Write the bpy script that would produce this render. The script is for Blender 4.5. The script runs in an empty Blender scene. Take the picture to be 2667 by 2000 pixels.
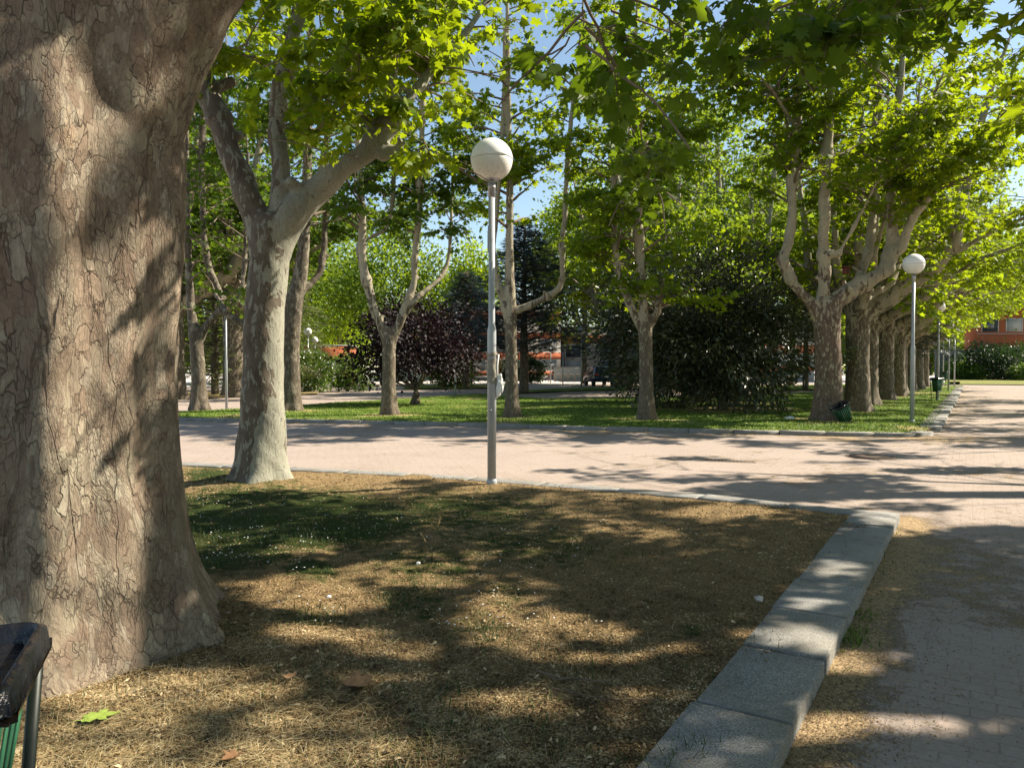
import bpy, bmesh, math, random
import numpy as np
from mathutils import Vector, Matrix, Quaternion

# ------------------------------------------------------------------ camera, world, sun
scn = bpy.context.scene
F_PX, U0, V0, HZN = 1950.0, 1333.5, 1000.0, 957.0
CAMZ = 1.60
PITCH = math.atan((V0 - HZN) / F_PX)
cam_d = bpy.data.cameras.new('camera'); cam = bpy.data.objects.new('camera', cam_d)
scn.collection.objects.link(cam); scn.camera = cam
cam.location = (0, 0, CAMZ); cam.rotation_euler = (math.pi/2 - PITCH, 0, 0)
cam_d.sensor_fit = 'HORIZONTAL'; cam_d.sensor_width = 36.0
cam_d.lens = 36.0 * F_PX / 2667.0
cam_d.clip_start = 0.05; cam_d.clip_end = 3000

SUN_EL, SUN_AZ = math.radians(41), math.radians(74)      # azimuth from +Y towards +X
SUN = np.array([math.sin(SUN_AZ)*math.cos(SUN_EL), math.cos(SUN_AZ)*math.cos(SUN_EL), math.sin(SUN_EL)])
world = bpy.data.worlds.new('World'); scn.world = world; world.use_nodes = True
wn = world.node_tree; wn.nodes.clear()
wo = wn.nodes.new('ShaderNodeOutputWorld'); wb = wn.nodes.new('ShaderNodeBackground')
sky = wn.nodes.new('ShaderNodeTexSky'); sky.sky_type = 'NISHITA'; sky.sun_disc = False
sky.sun_elevation = SUN_EL; sky.sun_rotation = SUN_AZ; sky.altitude = 600; sky.air_density = 1.0; sky.dust_density = 0.6; sky.ozone_density = 1.4
wb.inputs['Strength'].default_value = 0.086
wt = wn.nodes.new('ShaderNodeMix'); wt.data_type = 'RGBA'; wt.blend_type = 'MULTIPLY'; wt.inputs[0].default_value = 1; wt.inputs[7].default_value = (1.04, 1.0, .88, 1)
wn.links.new(sky.outputs[0], wt.inputs[6]); wn.links.new(wt.outputs[2], wb.inputs['Color']); wn.links.new(wb.outputs[0], wo.inputs['Surface'])
sl = bpy.data.lights.new('sun', 'SUN'); sl.energy = 5.0; sl.angle = math.radians(0.53); sl.color = (1.0, 0.90, 0.74)
so = bpy.data.objects.new('sun', sl); scn.collection.objects.link(so)
so.location = (30, 10, 40)
so.rotation_euler = Vector(SUN).to_track_quat('Z', 'Y').to_euler()
vs = scn.view_settings; vs.view_transform = 'Standard'; vs.look = 'None'; vs.exposure = 1.32; vs.gamma = 1.0; vs.use_curve_mapping = False
cy = scn.cycles
cy.max_bounces = 7; cy.diffuse_bounces = 4; cy.glossy_bounces = 2; cy.transmission_bounces = 4; cy.transparent_max_bounces = 4
cy.caustics_reflective = False; cy.caustics_refractive = False; cy.sample_clamp_indirect = 6
cy.use_denoising = True

# ------------------------------------------------------------------ helpers
COL = scn.collection
LAWN = 0.13
RD = np.array([math.sin(math.radians(31.7)), math.cos(math.radians(31.7))])   # direction of the avenue
RN = np.array([RD[1], -RD[0]])                                                # across it, to the right

def ray(u, v):
    a = (u-U0)/F_PX; b = (v-V0)/F_PX; c, s = math.cos(PITCH), math.sin(PITCH)
    return np.array([a, c-b*s, -s-b*c])
def at(u, v, Y):
    r = ray(u, v); t = Y/r[1]
    return np.array([r[0]*t, Y, CAMZ+r[2]*t])
def P(u, v, z=LAWN):
    r = ray(u, v); t = (z-CAMZ)/r[2]
    return np.array([r[0]*t, r[1]*t, z])
def proj(p):
    p = np.asarray(p, float); c, s = math.cos(PITCH), math.sin(PITCH)
    dx, dy, dz = p[...,0], p[...,1], p[...,2]-CAMZ
    f = dy*c-dz*s; up = dy*s+dz*c; f = np.where(f > .05, f, .05)
    return U0+F_PX*dx/f, V0-F_PX*up/f

def hash01(ix, iy, iz=0, seed=0):
    h = (ix.astype(np.int64)*374761393 + iy.astype(np.int64)*668265263 + np.int64(iz)*1274126177 + seed*362437) & 0xffffffff
    h = ((h ^ (h >> 13))*1274126177) & 0xffffffff
    return ((h ^ (h >> 16)) & 0xffff)/65535.0
def vnoise(x, y, seed=0):
    x = np.asarray(x, float); y = np.asarray(y, float)
    ix = np.floor(x); iy = np.floor(y); fx = x-ix; fy = y-iy
    fx = fx*fx*(3-2*fx); fy = fy*fy*(3-2*fy)
    g = lambda a, b: hash01(ix+a, iy+b, 0, seed)
    return (g(0,0)*(1-fx)+g(1,0)*fx)*(1-fy)+(g(0,1)*(1-fx)+g(1,1)*fx)*fy
def fbm(x, y, o=4, seed=0):
    s = 0; a = .5; t = 0
    for k in range(o):
        s = s+a*vnoise(x*2**k+k*17.3, y*2**k-k*9.1, seed+k); t += a; a *= .5
    return s/t
def sstep(a, b, x):
    t = np.clip((x-a)/(b-a), 0, 1); return t*t*(3-2*t)

def tagp(o, label=None, cat=None, group=None, kind=None):
    if label: o['label'] = label
    if cat: o['category'] = cat
    if group: o['group'] = group
    if kind: o['kind'] = kind
    return o
def thing(name, label, cat, loc=(0,0,0), rz=0, group=None):
    o = bpy.data.objects.new(name, None); COL.objects.link(o); o.empty_display_size = .2
    o.location = loc; o.rotation_euler = (0, 0, rz)
    return tagp(o, label, cat, group)
def npmesh(name, V, faces, mat, parent=None, attrs=None, smooth=False, uv=None):
    """faces: (n,k) int array or list of such arrays; attrs: {name:(domain, values)}"""
    V = np.asarray(V, np.float32); me = bpy.data.meshes.new(name)
    if not isinstance(faces, list) or not isinstance(faces[0], np.ndarray): faces = [np.asarray(faces)]
    faces = [np.asarray(f, np.int32) for f in faces if len(f)]
    loops = np.concatenate([f.ravel() for f in faces]); tot = np.concatenate([np.full(len(f), f.shape[1], np.int32) for f in faces])
    st = np.concatenate([[0], np.cumsum(tot)[:-1]]).astype(np.int32)
    me.vertices.add(len(V)); me.vertices.foreach_set('co', V.ravel())
    me.loops.add(len(loops)); me.loops.foreach_set('vertex_index', loops)
    me.polygons.add(len(tot)); me.polygons.foreach_set('loop_start', st); me.polygons.foreach_set('loop_total', tot)
    if smooth: me.polygons.foreach_set('use_smooth', np.ones(len(tot), bool))
    me.update(calc_edges=True)
    for k, (dom, val) in (attrs or {}).items():
        val = np.asarray(val, np.float32)
        if val.ndim == 1:
            a = me.attributes.new(k, 'FLOAT', dom); a.data.foreach_set('value', val)
        else:
            a = me.attributes.new(k, 'FLOAT_COLOR', dom); c = np.ones((len(val), 4), np.float32); c[:, :3] = val; a.data.foreach_set('color', c.ravel())
    me.materials.append(mat)
    o = bpy.data.objects.new(name, me); COL.objects.link(o)
    if parent: o.parent = parent
    return o

class MB:
    """collects shapes, links them as one mesh object"""
    def __init__(s): s.V = []; s.F = {}; s.n = 0
    def add(s, V, F):
        V = np.asarray(V, float); s.V.append(V)
        for f in F: s.F.setdefault(len(f), []).append([i+s.n for i in f])
        s.n += len(V); return s
    def box(s, c, d, rz=0, ch=0):
        x, y, z = [q/2 for q in d]
        V = np.array([[a, b, e] for e in (-z, z) for a, b in ((-x,-y),(x,-y),(x,y),(-x,y))])
        F = [(3,2,1,0),(4,5,6,7),(0,1,5,4),(1,2,6,5),(2,3,7,6),(3,0,4,7)]
        if ch:
            V = []
            for e, k in ((-z, 1), (-z+ch, 0), (z-ch, 0), (z, 1)):
                xx, yy = x-ch*k, y-ch*k
                V += [[-xx,-yy,e],[xx,-yy,e],[xx,yy,e],[-xx,yy,e]]
            V = np.array(V); F = [(3,2,1,0),(12,13,14,15)]+[(4*r+i, 4*r+(i+1)%4, 4*r+4+(i+1)%4, 4*r+4+i) for r in range(3) for i in range(4)]
        if rz:
            cs, sn = math.cos(rz), math.sin(rz); V = V @ np.array([[cs, sn, 0], [-sn, cs, 0], [0, 0, 1]])
        return s.add(V+np.array(c), F)
    def tube(s, pts, rad, n=10, cap=True):
        V, F = tube_geo(pts, rad, n, cap); return s.add(V, F)
    def lathe(s, prof, n=24, c=(0,0,0)):
        prof = [(max(r, 1e-4), z) for r, z in prof]; V = []
        for r, z in prof:
            for k in range(n):
                a = 2*math.pi*k/n; V.append([c[0]+r*math.cos(a), c[1]+r*math.sin(a), c[2]+z])
        F = [(i*n+k, i*n+(k+1)%n, (i+1)*n+(k+1)%n, (i+1)*n+k) for i in range(len(prof)-1) for k in range(n)]
        F += [tuple(range(n))[::-1], tuple(range((len(prof)-1)*n, len(prof)*n))]
        return s.add(V, F)
    def build(s, name, mat, parent=None, smooth=False):
        o = npmesh(name, np.concatenate(s.V), [np.array(f) for f in s.F.values()], mat, parent, smooth=smooth)
        return o

def resample(pts, n):
    pts = np.asarray(pts, float)
    if len(pts) == 2:
        t = np.linspace(0, 1, n)[:, None]; return pts[0]*(1-t)+pts[1]*t
    ext = np.vstack([2*pts[0]-pts[1], pts, 2*pts[-1]-pts[-2]])
    T = np.linspace(0, len(pts)-1-1e-6, n); i = T.astype(int); t = (T-i)[:, None]
    p0, p1, p2, p3 = ext[i], ext[i+1], ext[i+2], ext[i+3]
    return .5*(2*p1+(p2-p0)*t+(2*p0-5*p1+4*p2-p3)*t*t+(3*p1-p0-3*p2+p3)*t**3)
def frames(pts):
    T = np.gradient(pts, axis=0); T /= np.linalg.norm(T, axis=1)[:, None]+1e-9
    a = np.array([1., 0, 0]) if abs(T[0][0]) < .8 else np.array([0, 1., 0])
    N = []; 
    for t in T:
        a = a-t*np.dot(a, t); a /= np.linalg.norm(a)+1e-9; N.append(a)
    N = np.array(N); return T, N, np.cross(T, N)
def tube_arr(pts, rad, n=8):
    pts = np.asarray(pts, float); m = len(pts); rad = np.interp(np.linspace(0, 1, m), np.linspace(0, 1, len(rad)), rad)
    T, N, B = frames(pts); a = np.arange(n)*2*math.pi/n
    V = pts[:, None, :]+rad[:, None, None]*(np.cos(a)[None, :, None]*N[:, None, :]+np.sin(a)[None, :, None]*B[:, None, :])
    i = np.arange(m-1)[:, None]*n; k = np.arange(n)[None, :]; k2 = (k+1) % n
    F = np.stack([i+k, i+k2, i+n+k2, i+n+k], -1).reshape(-1, 4)
    return V.reshape(-1, 3), F
def tube_geo(pts, rad, n=8, cap=True):
    V, F = tube_arr(pts, rad, n); F = [tuple(f) for f in F]
    if cap: F += [tuple(range(n))[::-1], tuple(range(len(V)-n, len(V)))]
    return V, F

# ------------------------------------------------------------------ materials
def newmat(name):
    m = bpy.data.materials.new(name); m.use_nodes = True; nt = m.node_tree; nt.nodes.clear()
    out = nt.nodes.new('ShaderNodeOutputMaterial'); b = nt.nodes.new('ShaderNodeBsdfPrincipled')
    nt.links.new(b.outputs[0], out.inputs['Surface']); return m, nt, b, out
class G:
    def __init__(s, nt): s.nt = nt
    def n(s, t, **kw):
        x = s.nt.nodes.new(t)
        for k, v in kw.items(): setattr(x, k, v)
        return x
    def l(s, a, b): s.nt.links.new(a, b)
    def math(s, op, a, b=None, c=None, clamp=False):
        x = s.n('ShaderNodeMath', operation=op); x.use_clamp = clamp
        for i, q in enumerate((a, b, c)):
            if q is None: continue
            if isinstance(q, (int, float)): x.inputs[i].default_value = q
            else: s.l(q, x.inputs[i])
        return x.outputs[0]
    def ramp(s, f, stops, interp='LINEAR'):
        x = s.n('ShaderNodeValToRGB'); r = x.color_ramp; r.interpolation = interp
        while len(r.elements) > 1: r.elements.remove(r.elements[0])
        for i, (p, c) in enumerate(stops):
            e = r.elements[0] if i == 0 else r.elements.new(p)
            e.position = p; c = (c, c, c) if isinstance(c, (int, float)) else c; e.color = (*c, 1)
        s.l(f, x.inputs[0]); return x.outputs[0]
    def mix(s, f, a, b, mode='MIX'):
        x = s.n('ShaderNodeMix', data_type='RGBA', blend_type=mode)
        for sock, q in ((x.inputs[0], f), (x.inputs[6], a), (x.inputs[7], b)):
            if isinstance(q, (int, float)): sock.default_value = q
            elif isinstance(q, tuple): sock.default_value = (*q, 1)
            else: s.l(q, sock)
        return x.outputs[2]
    def coords(s, scale=(1,1,1), kind='Object', rot=(0,0,0)):
        c = s.n('ShaderNodeTexCoord'); m = s.n('ShaderNodeMapping'); m.inputs['Scale'].default_value = scale; m.inputs['Rotation'].default_value = rot
        s.l(c.outputs[kind], m.inputs[0]); return m.outputs[0]
    def pos(s, scale=(1,1,1), rot=(0,0,0)):
        c = s.n('ShaderNodeNewGeometry'); m = s.n('ShaderNodeMapping'); m.inputs['Scale'].default_value = scale; m.inputs['Rotation'].default_value = rot
        s.l(c.outputs['Position'], m.inputs[0]); return m.outputs[0]
    def noise(s, vec, sc, det=4, rough=.55, dist=0):
        x = s.n('ShaderNodeTexNoise'); x.inputs['Scale'].default_value = sc; x.inputs['Detail'].default_value = det
        x.inputs['Roughness'].default_value = rough; x.inputs['Distortion'].default_value = dist; s.l(vec, x.inputs['Vector']); return x
    def vor(s, vec, sc, feature='F1', rnd=1):
        x = s.n('ShaderNodeTexVoronoi', feature=feature); x.inputs['Scale'].default_value = sc; x.inputs['Randomness'].default_value = rnd; s.l(vec, x.inputs['Vector']); return x
    def vedge(s, vec, sc, metric='CHEBYCHEV'):
        a = s.vor(vec, sc, 'F1'); a.distance = metric; b = s.vor(vec, sc, 'F2'); b.distance = metric
        return s.math('SUBTRACT', b.outputs['Distance'], a.outputs['Distance'])
    def warp(s, vec, sc, amt):
        nz = s.noise(vec, sc, 3); sub = s.n('ShaderNodeVectorMath', operation='SUBTRACT'); s.l(nz.outputs['Color'], sub.inputs[0]); sub.inputs[1].default_value = (.5,.5,.5)
        sc2 = s.n('ShaderNodeVectorMath', operation='SCALE'); s.l(sub.outputs[0], sc2.inputs[0]); sc2.inputs['Scale'].default_value = amt
        ad = s.n('ShaderNodeVectorMath', operation='ADD'); s.l(vec, ad.inputs[0]); s.l(sc2.outputs[0], ad.inputs[1]); return ad.outputs[0]
    def bump(s, h, b, dist=.02, strength=1):
        x = s.n('ShaderNodeBump'); x.inputs['Distance'].default_value = dist; x.inputs['Strength'].default_value = strength
        s.l(h, x.inputs['Height']); s.l(x.outputs[0], b.inputs['Normal']); return x
    def attr(s, name):
        return s.n('ShaderNodeAttribute', attribute_name=name)

def simple(name, col, rough=.6, metal=0, var=.12, nsc=6, bump=0, spec=.5):
    m, nt, b, out = newmat(name); g = G(nt); v = g.coords()
    nz = g.noise(v, nsc, 5)
    lo = tuple(c*(1-var) for c in col); hi = tuple(min(1, c*(1+var)) for c in col)
    g.l(g.ramp(nz.outputs[0], [(.3, lo), (.7, hi)]), b.inputs['Base Color'])
    b.inputs['Roughness'].default_value = rough; b.inputs['Metallic'].default_value = metal; b.inputs['Specular IOR Level'].default_value = spec
    if bump: g.bump(nz.outputs[0], b, bump)
    return m

def leafmat(name, dark, light, trans=(.25,.40,.03), tf=.45, rough=.45, spec=.35, palest=None):
    m, nt, b, out = newmat(name); g = G(nt)
    a = g.attr('rnd').outputs['Fac']
    stops = [(0, dark), (.75, light), (1, palest or light)]  # last stop: palest tone, for leaves with the highest random value
    c = g.ramp(a, stops); g.l(c, b.inputs['Base Color'])
    b.inputs['Roughness'].default_value = rough; b.inputs['Specular IOR Level'].default_value = spec
    t = g.n('ShaderNodeBsdfTranslucent'); g.l(g.mix(.72, c, trans), t.inputs['Color'])
    mx = g.n('ShaderNodeMixShader'); mx.inputs[0].default_value = tf
    g.l(b.outputs[0], mx.inputs[1]); g.l(t.outputs[0], mx.inputs[2]); g.l(mx.outputs[0], out.inputs['Surface'])
    return m

def mat_bark_near():
    m, nt, b, out = newmat('bark_old_plane'); g = G(nt)
    v = g.coords((1, 1, .40)); w = g.warp(v, 3.0, .16); w2 = g.warp(g.warp(w, 16, .035), 45, .014)
    big = g.vedge(w2, 17); sm = g.vedge(w2, 36)
    vf = g.coords((1, 1, .22)); wf = g.warp(g.warp(vf, 2.2, .3), 14, .09)
    fis = g.vor(wf, 3.6, 'DISTANCE_TO_EDGE').outputs['Distance']
    rough = g.noise(v, 2.3, 3).outputs[0]
    cv1 = g.vor(w2, 17, 'F1'); cv1.distance = 'CHEBYCHEV'; cv2 = g.vor(w2, 36, 'F1'); cv2.distance = 'CHEBYCHEV'; cell = cv1.outputs['Color']; cell2 = cv2.outputs['Color']
    ck1 = g.math('MULTIPLY', g.ramp(big, [(.0, .0), (.05, 1)]), 1.0)
    on = g.ramp(rough, [(.33, 0), (.50, 1)])
    ty = g.vedge(w2, 66); ck3 = g.math('MAXIMUM', g.ramp(ty, [(0, .2), (.12, 1)]), g.ramp(g.noise(w, 6, 3).outputs[0], [(.45, 1), (.55, 0)]))
    ck2 = g.math('MAXIMUM', g.ramp(sm, [(.0, .25), (.08, 1)]), g.math('SUBTRACT', 1.0, on))
    # broken cracks: some of the network is closed
    cl = g.ramp(g.noise(w, 7, 2).outputs[0], [(.46, 0), (.58, 1)])
    ck1 = g.math('MAXIMUM', ck1, g.math('MULTIPLY', g.math('SUBTRACT', 1.0, cl), .92))
    ck2 = g.math('MAXIMUM', ck2, g.math('MULTIPLY', g.math('SUBTRACT', 1.0, g.ramp(g.noise(w, 13, 2).outputs[0], [(.46, 0), (.6, 1)])), .95))
    fk = g.math('MAXIMUM', g.ramp(fis, [(0, 0), (.016, 1)]), g.ramp(g.noise(vf, 1.3, 2).outputs[0], [(.56, 1), (.64, 0)]))
    fine = g.noise(w2, 60, 5, .65).outputs[0]; med = g.noise(w, 11, 5, .6).outputs[0]
    n1 = g.noise(w, 3.1, 4).outputs[0]; n2 = g.noise(g.coords((1,1,.5)), 1.6, 5, .6, .4).outputs[0]
    base = g.ramp(n1, [(.30, (.105,.074,.052)), (.45, (.20,.148,.105)), (.58, (.275,.215,.155)), (.74, (.25,.21,.15))])
    base = g.mix(g.ramp(n2, [(.54, 0), (.58, .85)]), base, (.33,.30,.215)); base = g.mix(g.ramp(g.noise(w, 1.9, 4, .6, .5).outputs[0], [(.54, 0), (.60, .8)]), base, (.115,.085,.062))
    base = g.mix(g.ramp(g.noise(w, 4.3, 3).outputs[0], [(.66, 0), (.70, .6)]), base, (.40,.24,.12))
    sepc = g.n('ShaderNodeSeparateColor'); g.l(cell, sepc.inputs[0]); sep2 = g.n('ShaderNodeSeparateColor'); g.l(cell2, sep2.inputs[0])
    base = g.mix(.48, base, g.ramp(sepc.outputs[0], [(0, (.15,.105,.075)), (.3, (.27,.20,.145)), (.55, (.25,.225,.165)), (.8, (.36,.30,.22)), (1, (.45,.41,.32))]))
    base = g.mix(g.ramp(sep2.outputs[1], [(.4, .0), (1, .5)]), base, (.17,.13,.095))
    base = g.mix(g.ramp(fine, [(.3, .45), (.6, 0)]), base, (.15,.11,.08))
    allc = g.math('MULTIPLY', g.math('MULTIPLY', g.math('MULTIPLY', ck1, ck2), fk), g.math('ADD', .35, g.math('MULTIPLY', ck3, .65)))
    base = g.mix(g.math('ADD', .22, g.math('MULTIPLY', allc, .78)), (.075,.052,.038), base)
    g.l(base, b.inputs['Base Color']); b.inputs['Roughness'].default_value = .85; b.inputs['Specular IOR Level'].default_value = .2
    h = g.math('ADD', g.math('MULTIPLY', ck1, .6), g.math('ADD', g.math('MULTIPLY', ck2, .42), g.math('MULTIPLY', ck3, .18)))
    h = g.math('ADD', h, g.math('MULTIPLY', fk, 1.0)); h = g.math('ADD', h, g.math('MULTIPLY', med, 1.1))
    h = g.math('ADD', h, g.math('MULTIPLY', fine, .5)); h = g.math('ADD', h, g.math('MULTIPLY', sepc.outputs[1], .8)); h = g.math('ADD', h, g.math('MULTIPLY', sep2.outputs[0], .22))
    g.bump(h, b, .016, .85)
    return m

def mat_bark_plane(name='bark_mottled', dark=(.105,.085,.060), mid=(.20,.175,.13), pale=(.42,.41,.31), palef=.5, rough_base=True, side=0, zk=0):
    m, nt, b, out = newmat(name); g = G(nt)
    v = g.coords((1, 1, .42)); w = g.warp(v, 5, .16)
    n1 = g.noise(w, 7.5, 3, .5, .5).outputs[0]; n2 = g.noise(w, 15, 3, .5, .3).outputs[0]; big = g.noise(g.coords((1,1,.35)), 1.8, 3).outputs[0]
    lim = g.math('ADD', n1, g.math('MULTIPLY', g.math('SUBTRACT', big, .5), .9))
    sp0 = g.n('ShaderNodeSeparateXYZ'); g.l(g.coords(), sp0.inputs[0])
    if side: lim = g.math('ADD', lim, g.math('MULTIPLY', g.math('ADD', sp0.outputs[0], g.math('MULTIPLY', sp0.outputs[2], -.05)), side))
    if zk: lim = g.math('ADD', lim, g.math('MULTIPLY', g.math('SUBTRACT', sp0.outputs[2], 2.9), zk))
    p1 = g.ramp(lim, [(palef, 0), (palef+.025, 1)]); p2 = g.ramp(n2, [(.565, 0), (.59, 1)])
    base = g.ramp(g.noise(w, 9, 4).outputs[0], [(.3, dark), (.7, mid)])
    pal = g.ramp(g.noise(v, 2.5, 3).outputs[0], [(.35, tuple(c*.72 for c in pale)), (.6, pale)])
    base = g.mix(p2, base, tuple(c*.8 for c in pale)); base = g.mix(p1, base, pal)
    p3 = g.ramp(g.noise(w, 19, 2).outputs[0], [(.66, 0), (.69, .9)]); base = g.mix(p3, base, mid)
    fine = g.noise(w, 45, 4).outputs[0]; base = g.mix(g.ramp(fine, [(.35, .35), (.55, 0)]), base, dark)
    h = g.math('ADD', g.math('MULTIPLY', p1, -.5), g.math('MULTIPLY', p2, -.3)); h = g.math('ADD', h, g.math('MULTIPLY', fine, .45))
    if rough_base:   # old cracked bark low on the trunk
        sp = g.n('ShaderNodeSeparateXYZ'); g.l(g.coords(), sp.inputs[0])
        ed = g.vor(g.warp(v, 9, .1), 16, 'DISTANCE_TO_EDGE').outputs['Distance']
        ck = g.ramp(ed, [(0, 0), (.10, 1)]); lowz = g.ramp(g.math('ADD', sp.outputs[2], g.math('MULTIPLY', n1, 1.2)), [(.0, 1), (1, 1)])
        lo = g.math('SUBTRACT', 1.0, g.math('MULTIPLY', g.math('SUBTRACT', g.math('ADD', sp.outputs[2], g.math('MULTIPLY', n1, 2.0)), 1.3), 1.0, clamp=True), clamp=True)
        lo = g.math('MULTIPLY', lo, .75)
        base = g.mix(g.math('MULTIPLY', lo, 1.0), base, g.mix(ck, (.06,.045,.035), mid)); h = g.math('ADD', h, g.math('MULTIPLY', g.math('MULTIPLY', ck, lo), .8))
    g.l(base, b.inputs['Base Color']); b.inputs['Roughness'].default_value = .8; b.inputs['Specular IOR Level'].default_value = .25
    g.bump(h, b, .012, .9)
    return m

def mat_ground(name, tan, green, dark, gattr='green', fine=90):
    m, nt, b, out = newmat(name); g = G(nt); v = g.pos()
    n1 = g.noise(v, fine, 5, .7).outputs[0]; n2 = g.noise(v, 9, 4).outputs[0]; n3 = g.noise(v, 1.7, 3).outputs[0]
    t = g.ramp(n1, [(.28, dark), (.5, tan), (.72, tuple(min(1, c*1.5) for c in tan))])
    gr = g.ramp(n1, [(.3, tuple(c*.45 for c in green)), (.6, green), (.75, tuple(c*1.5 for c in green))])
    a = g.attr(gattr).outputs['Fac']
    f = g.math('ADD', a, g.math('MULTIPLY', g.math('SUBTRACT', n2, .5), 1.1)); f = g.ramp(f, [(.35, 0), (.65, 1)])
    c = g.mix(f, t, gr); c = g.mix(g.ramp(n3, [(.3, .25), (.7, 0)]), c, dark)
    g.l(c, b.inputs['Base Color']); b.inputs['Roughness'].default_value = .95; b.inputs['Specular IOR Level'].default_value = .1
    g.bump(g.math('ADD', n1, g.math('MULTIPLY', n2, .8)), b, .025, 1)
    return m

def mat_paving(name, cols, ang, bw=.24, bh=.12, litter=(.36,.255,.135)):
    m, nt, b, out = newmat(name); g = G(nt)
    v = g.pos((1,1,1), (0,0,ang)); v = g.warp(v, 3, .012)
    br = g.n('ShaderNodeTexBrick'); g.l(v, br.inputs['Vector'])
    br.inputs['Scale'].default_value = 1; br.inputs['Brick Width'].default_value = bw; br.inputs['Row Height'].default_value = bh
    br.inputs['Mortar Size'].default_value = .004; br.inputs['Mortar Smooth'].default_value = .2
    br.inputs['Color1'].default_value = (*cols[0], 1); br.inputs['Color2'].default_value = (*cols[1], 1); br.inputs['Mortar'].default_value = (*cols[2], 1)
    p = g.pos(); n1 = g.noise(p, 1.1, 5).outputs[0]; n2 = g.noise(p, 55, 5, .75).outputs[0]; n3 = g.noise(p, 5, 5, .65).outputs[0]
    c = g.mix(g.ramp(n1, [(.35, .45), (.60, .9)]), br.outputs['Color'], cols[3])
    c = g.mix(g.ramp(n2, [(.3, .45), (.6, 0)]), c, tuple(q*.55 for q in cols[0]))
    a = g.attr('litter').outputs['Fac']
    f = g.math('ADD', g.math('MULTIPLY', a, 1.0), g.math('MULTIPLY', g.math('SUBTRACT', n3, .5), 1.5))
    f = g.math('ADD', f, g.math('MULTIPLY', g.math('SUBTRACT', n2, .5), 1.6)); f = g.ramp(f, [(.5, 0), (.75, .9)])
    lit = g.ramp(n2, [(.36, tuple(q*.28 for q in litter)), (.52, litter), (.66, tuple(min(1,q*1.4) for q in litter))])
    c = g.mix(f, c, lit)
    g.l(c, b.inputs['Base Color']); b.inputs['Roughness'].default_value = .9; b.inputs['Specular IOR Level'].default_value = .15
    h = g.math('ADD', g.math('MULTIPLY', br.outputs['Fac'], -.6), g.math('MULTIPLY', n2, .5)); h = g.math('ADD', h, g.math('MULTIPLY', f, .6))
    g.bump(h, b, .012, 1)
    return m

def mat_granite():
    m, nt, b, out = newmat('granite'); g = G(nt); v = g.pos()
    n = g.noise(v, 130, 3, .8).outputs[0]; n2 = g.noise(v, 2.5, 5).outputs[0]; n3 = g.noise(v, 300, 2).outputs[0]
    c = g.ramp(n, [(.36, (.055,.055,.052)), (.45, (.18,.178,.168)), (.55, (.29,.285,.27)), (.66, (.46,.45,.43))])
    c = g.mix(g.ramp(n2, [(.4, 0), (.7, .75)]), c, (.17,.15,.11))
    c = g.mix(g.ramp(g.noise(v, 14, 4).outputs[0], [(.55, 0), (.75, .5)]), c, (.09,.085,.075))
    g.l(c, b.inputs['Base Color']); b.inputs['Roughness'].default_value = .8
    g.bump(g.math('ADD', n, g.math('MULTIPLY', n2, 2)), b, .006, .8); return m

M = {}
M['bark1'] = mat_bark_near()
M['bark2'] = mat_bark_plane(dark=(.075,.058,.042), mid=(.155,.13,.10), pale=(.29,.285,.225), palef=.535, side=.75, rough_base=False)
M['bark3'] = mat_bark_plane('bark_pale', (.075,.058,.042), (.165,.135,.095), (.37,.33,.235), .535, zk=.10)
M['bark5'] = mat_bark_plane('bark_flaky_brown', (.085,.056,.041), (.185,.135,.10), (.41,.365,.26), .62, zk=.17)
M['bark4'] = mat_bark_plane('bark_dark', (.06,.048,.036), (.13,.105,.075), (.26,.23,.17), .60)
M['twig'] = simple('twig_bark', (.16,.12,.085), .85, var=.3, nsc=20)
M['stick'] = simple('dead_stick', (.13,.085,.055), .9, var=.4, nsc=30, bump=.002)
M['leaf'] = leafmat('plane_leaf', (.030,.066,.006), (.095,.16,.010), (.50,.62,.008), .47, rough=.55, spec=.18, palest=(.17,.22,.010))
M['leaf_shaded'] = leafmat('shaded_plane_leaf', (.018,.045,.007), (.055,.105,.010), (.28,.42,.010), .38, rough=.55, spec=.18, palest=(.10,.15,.018))  # plane leaf with shade put into its colour, for shaded-side and overhanging crowns
M['leaf_far'] = leafmat('broad_leaf_far', (.030,.070,.014), (.085,.150,.025), (.42,.56,.02), .44, rough=.55, spec=.18, palest=(.15,.21,.02))
M['leaf_bright'] = leafmat('bright_leaf', (.045,.10,.010), (.13,.21,.015), (.52,.66,.015), .47, rough=.55, spec=.18, palest=(.20,.26,.02))
M['leaf_purple'] = leafmat('purple_leaf', (.008,.005,.007), (.022,.012,.015), (.04,.015,.02), .12, rough=.55, spec=.2, palest=(.035,.022,.020))
M['leaf_magnolia'] = leafmat('glossy_leaf', (.016,.024,.008), (.045,.058,.018), (.06,.09,.02), .12, rough=.42, spec=.5, palest=(.13,.13,.06))
M['needle_yellow'] = leafmat('conifer_yellowgreen', (.06,.085,.02), (.15,.18,.055), (.22,.26,.06), .2, palest=(.24,.27,.10))
M['needle_blue'] = leafmat('conifer_blue', (.012,.024,.026), (.035,.060,.060), (.04,.07,.06), .15, palest=(.07,.10,.09))
M['needle_grey'] = leafmat('conifer_grey', (.05,.065,.05), (.13,.15,.12), (.15,.18,.12), .2, palest=(.24,.26,.22))
M['bush'] = leafmat('bush_leaf', (.035,.075,.015), (.11,.19,.03), (.25,.36,.04), .35, palest=(.30,.36,.12))
M['bush_dark'] = leafmat('dark_bush_leaf', (.012,.030,.010), (.035,.065,.018), (.06,.12,.02), .25, palest=(.06,.09,.03))
M['granite'] = mat_granite()
M['pole'] = simple('galvanised_paint', (.36,.385,.41), .42, .15, var=.12, nsc=3)
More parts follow.
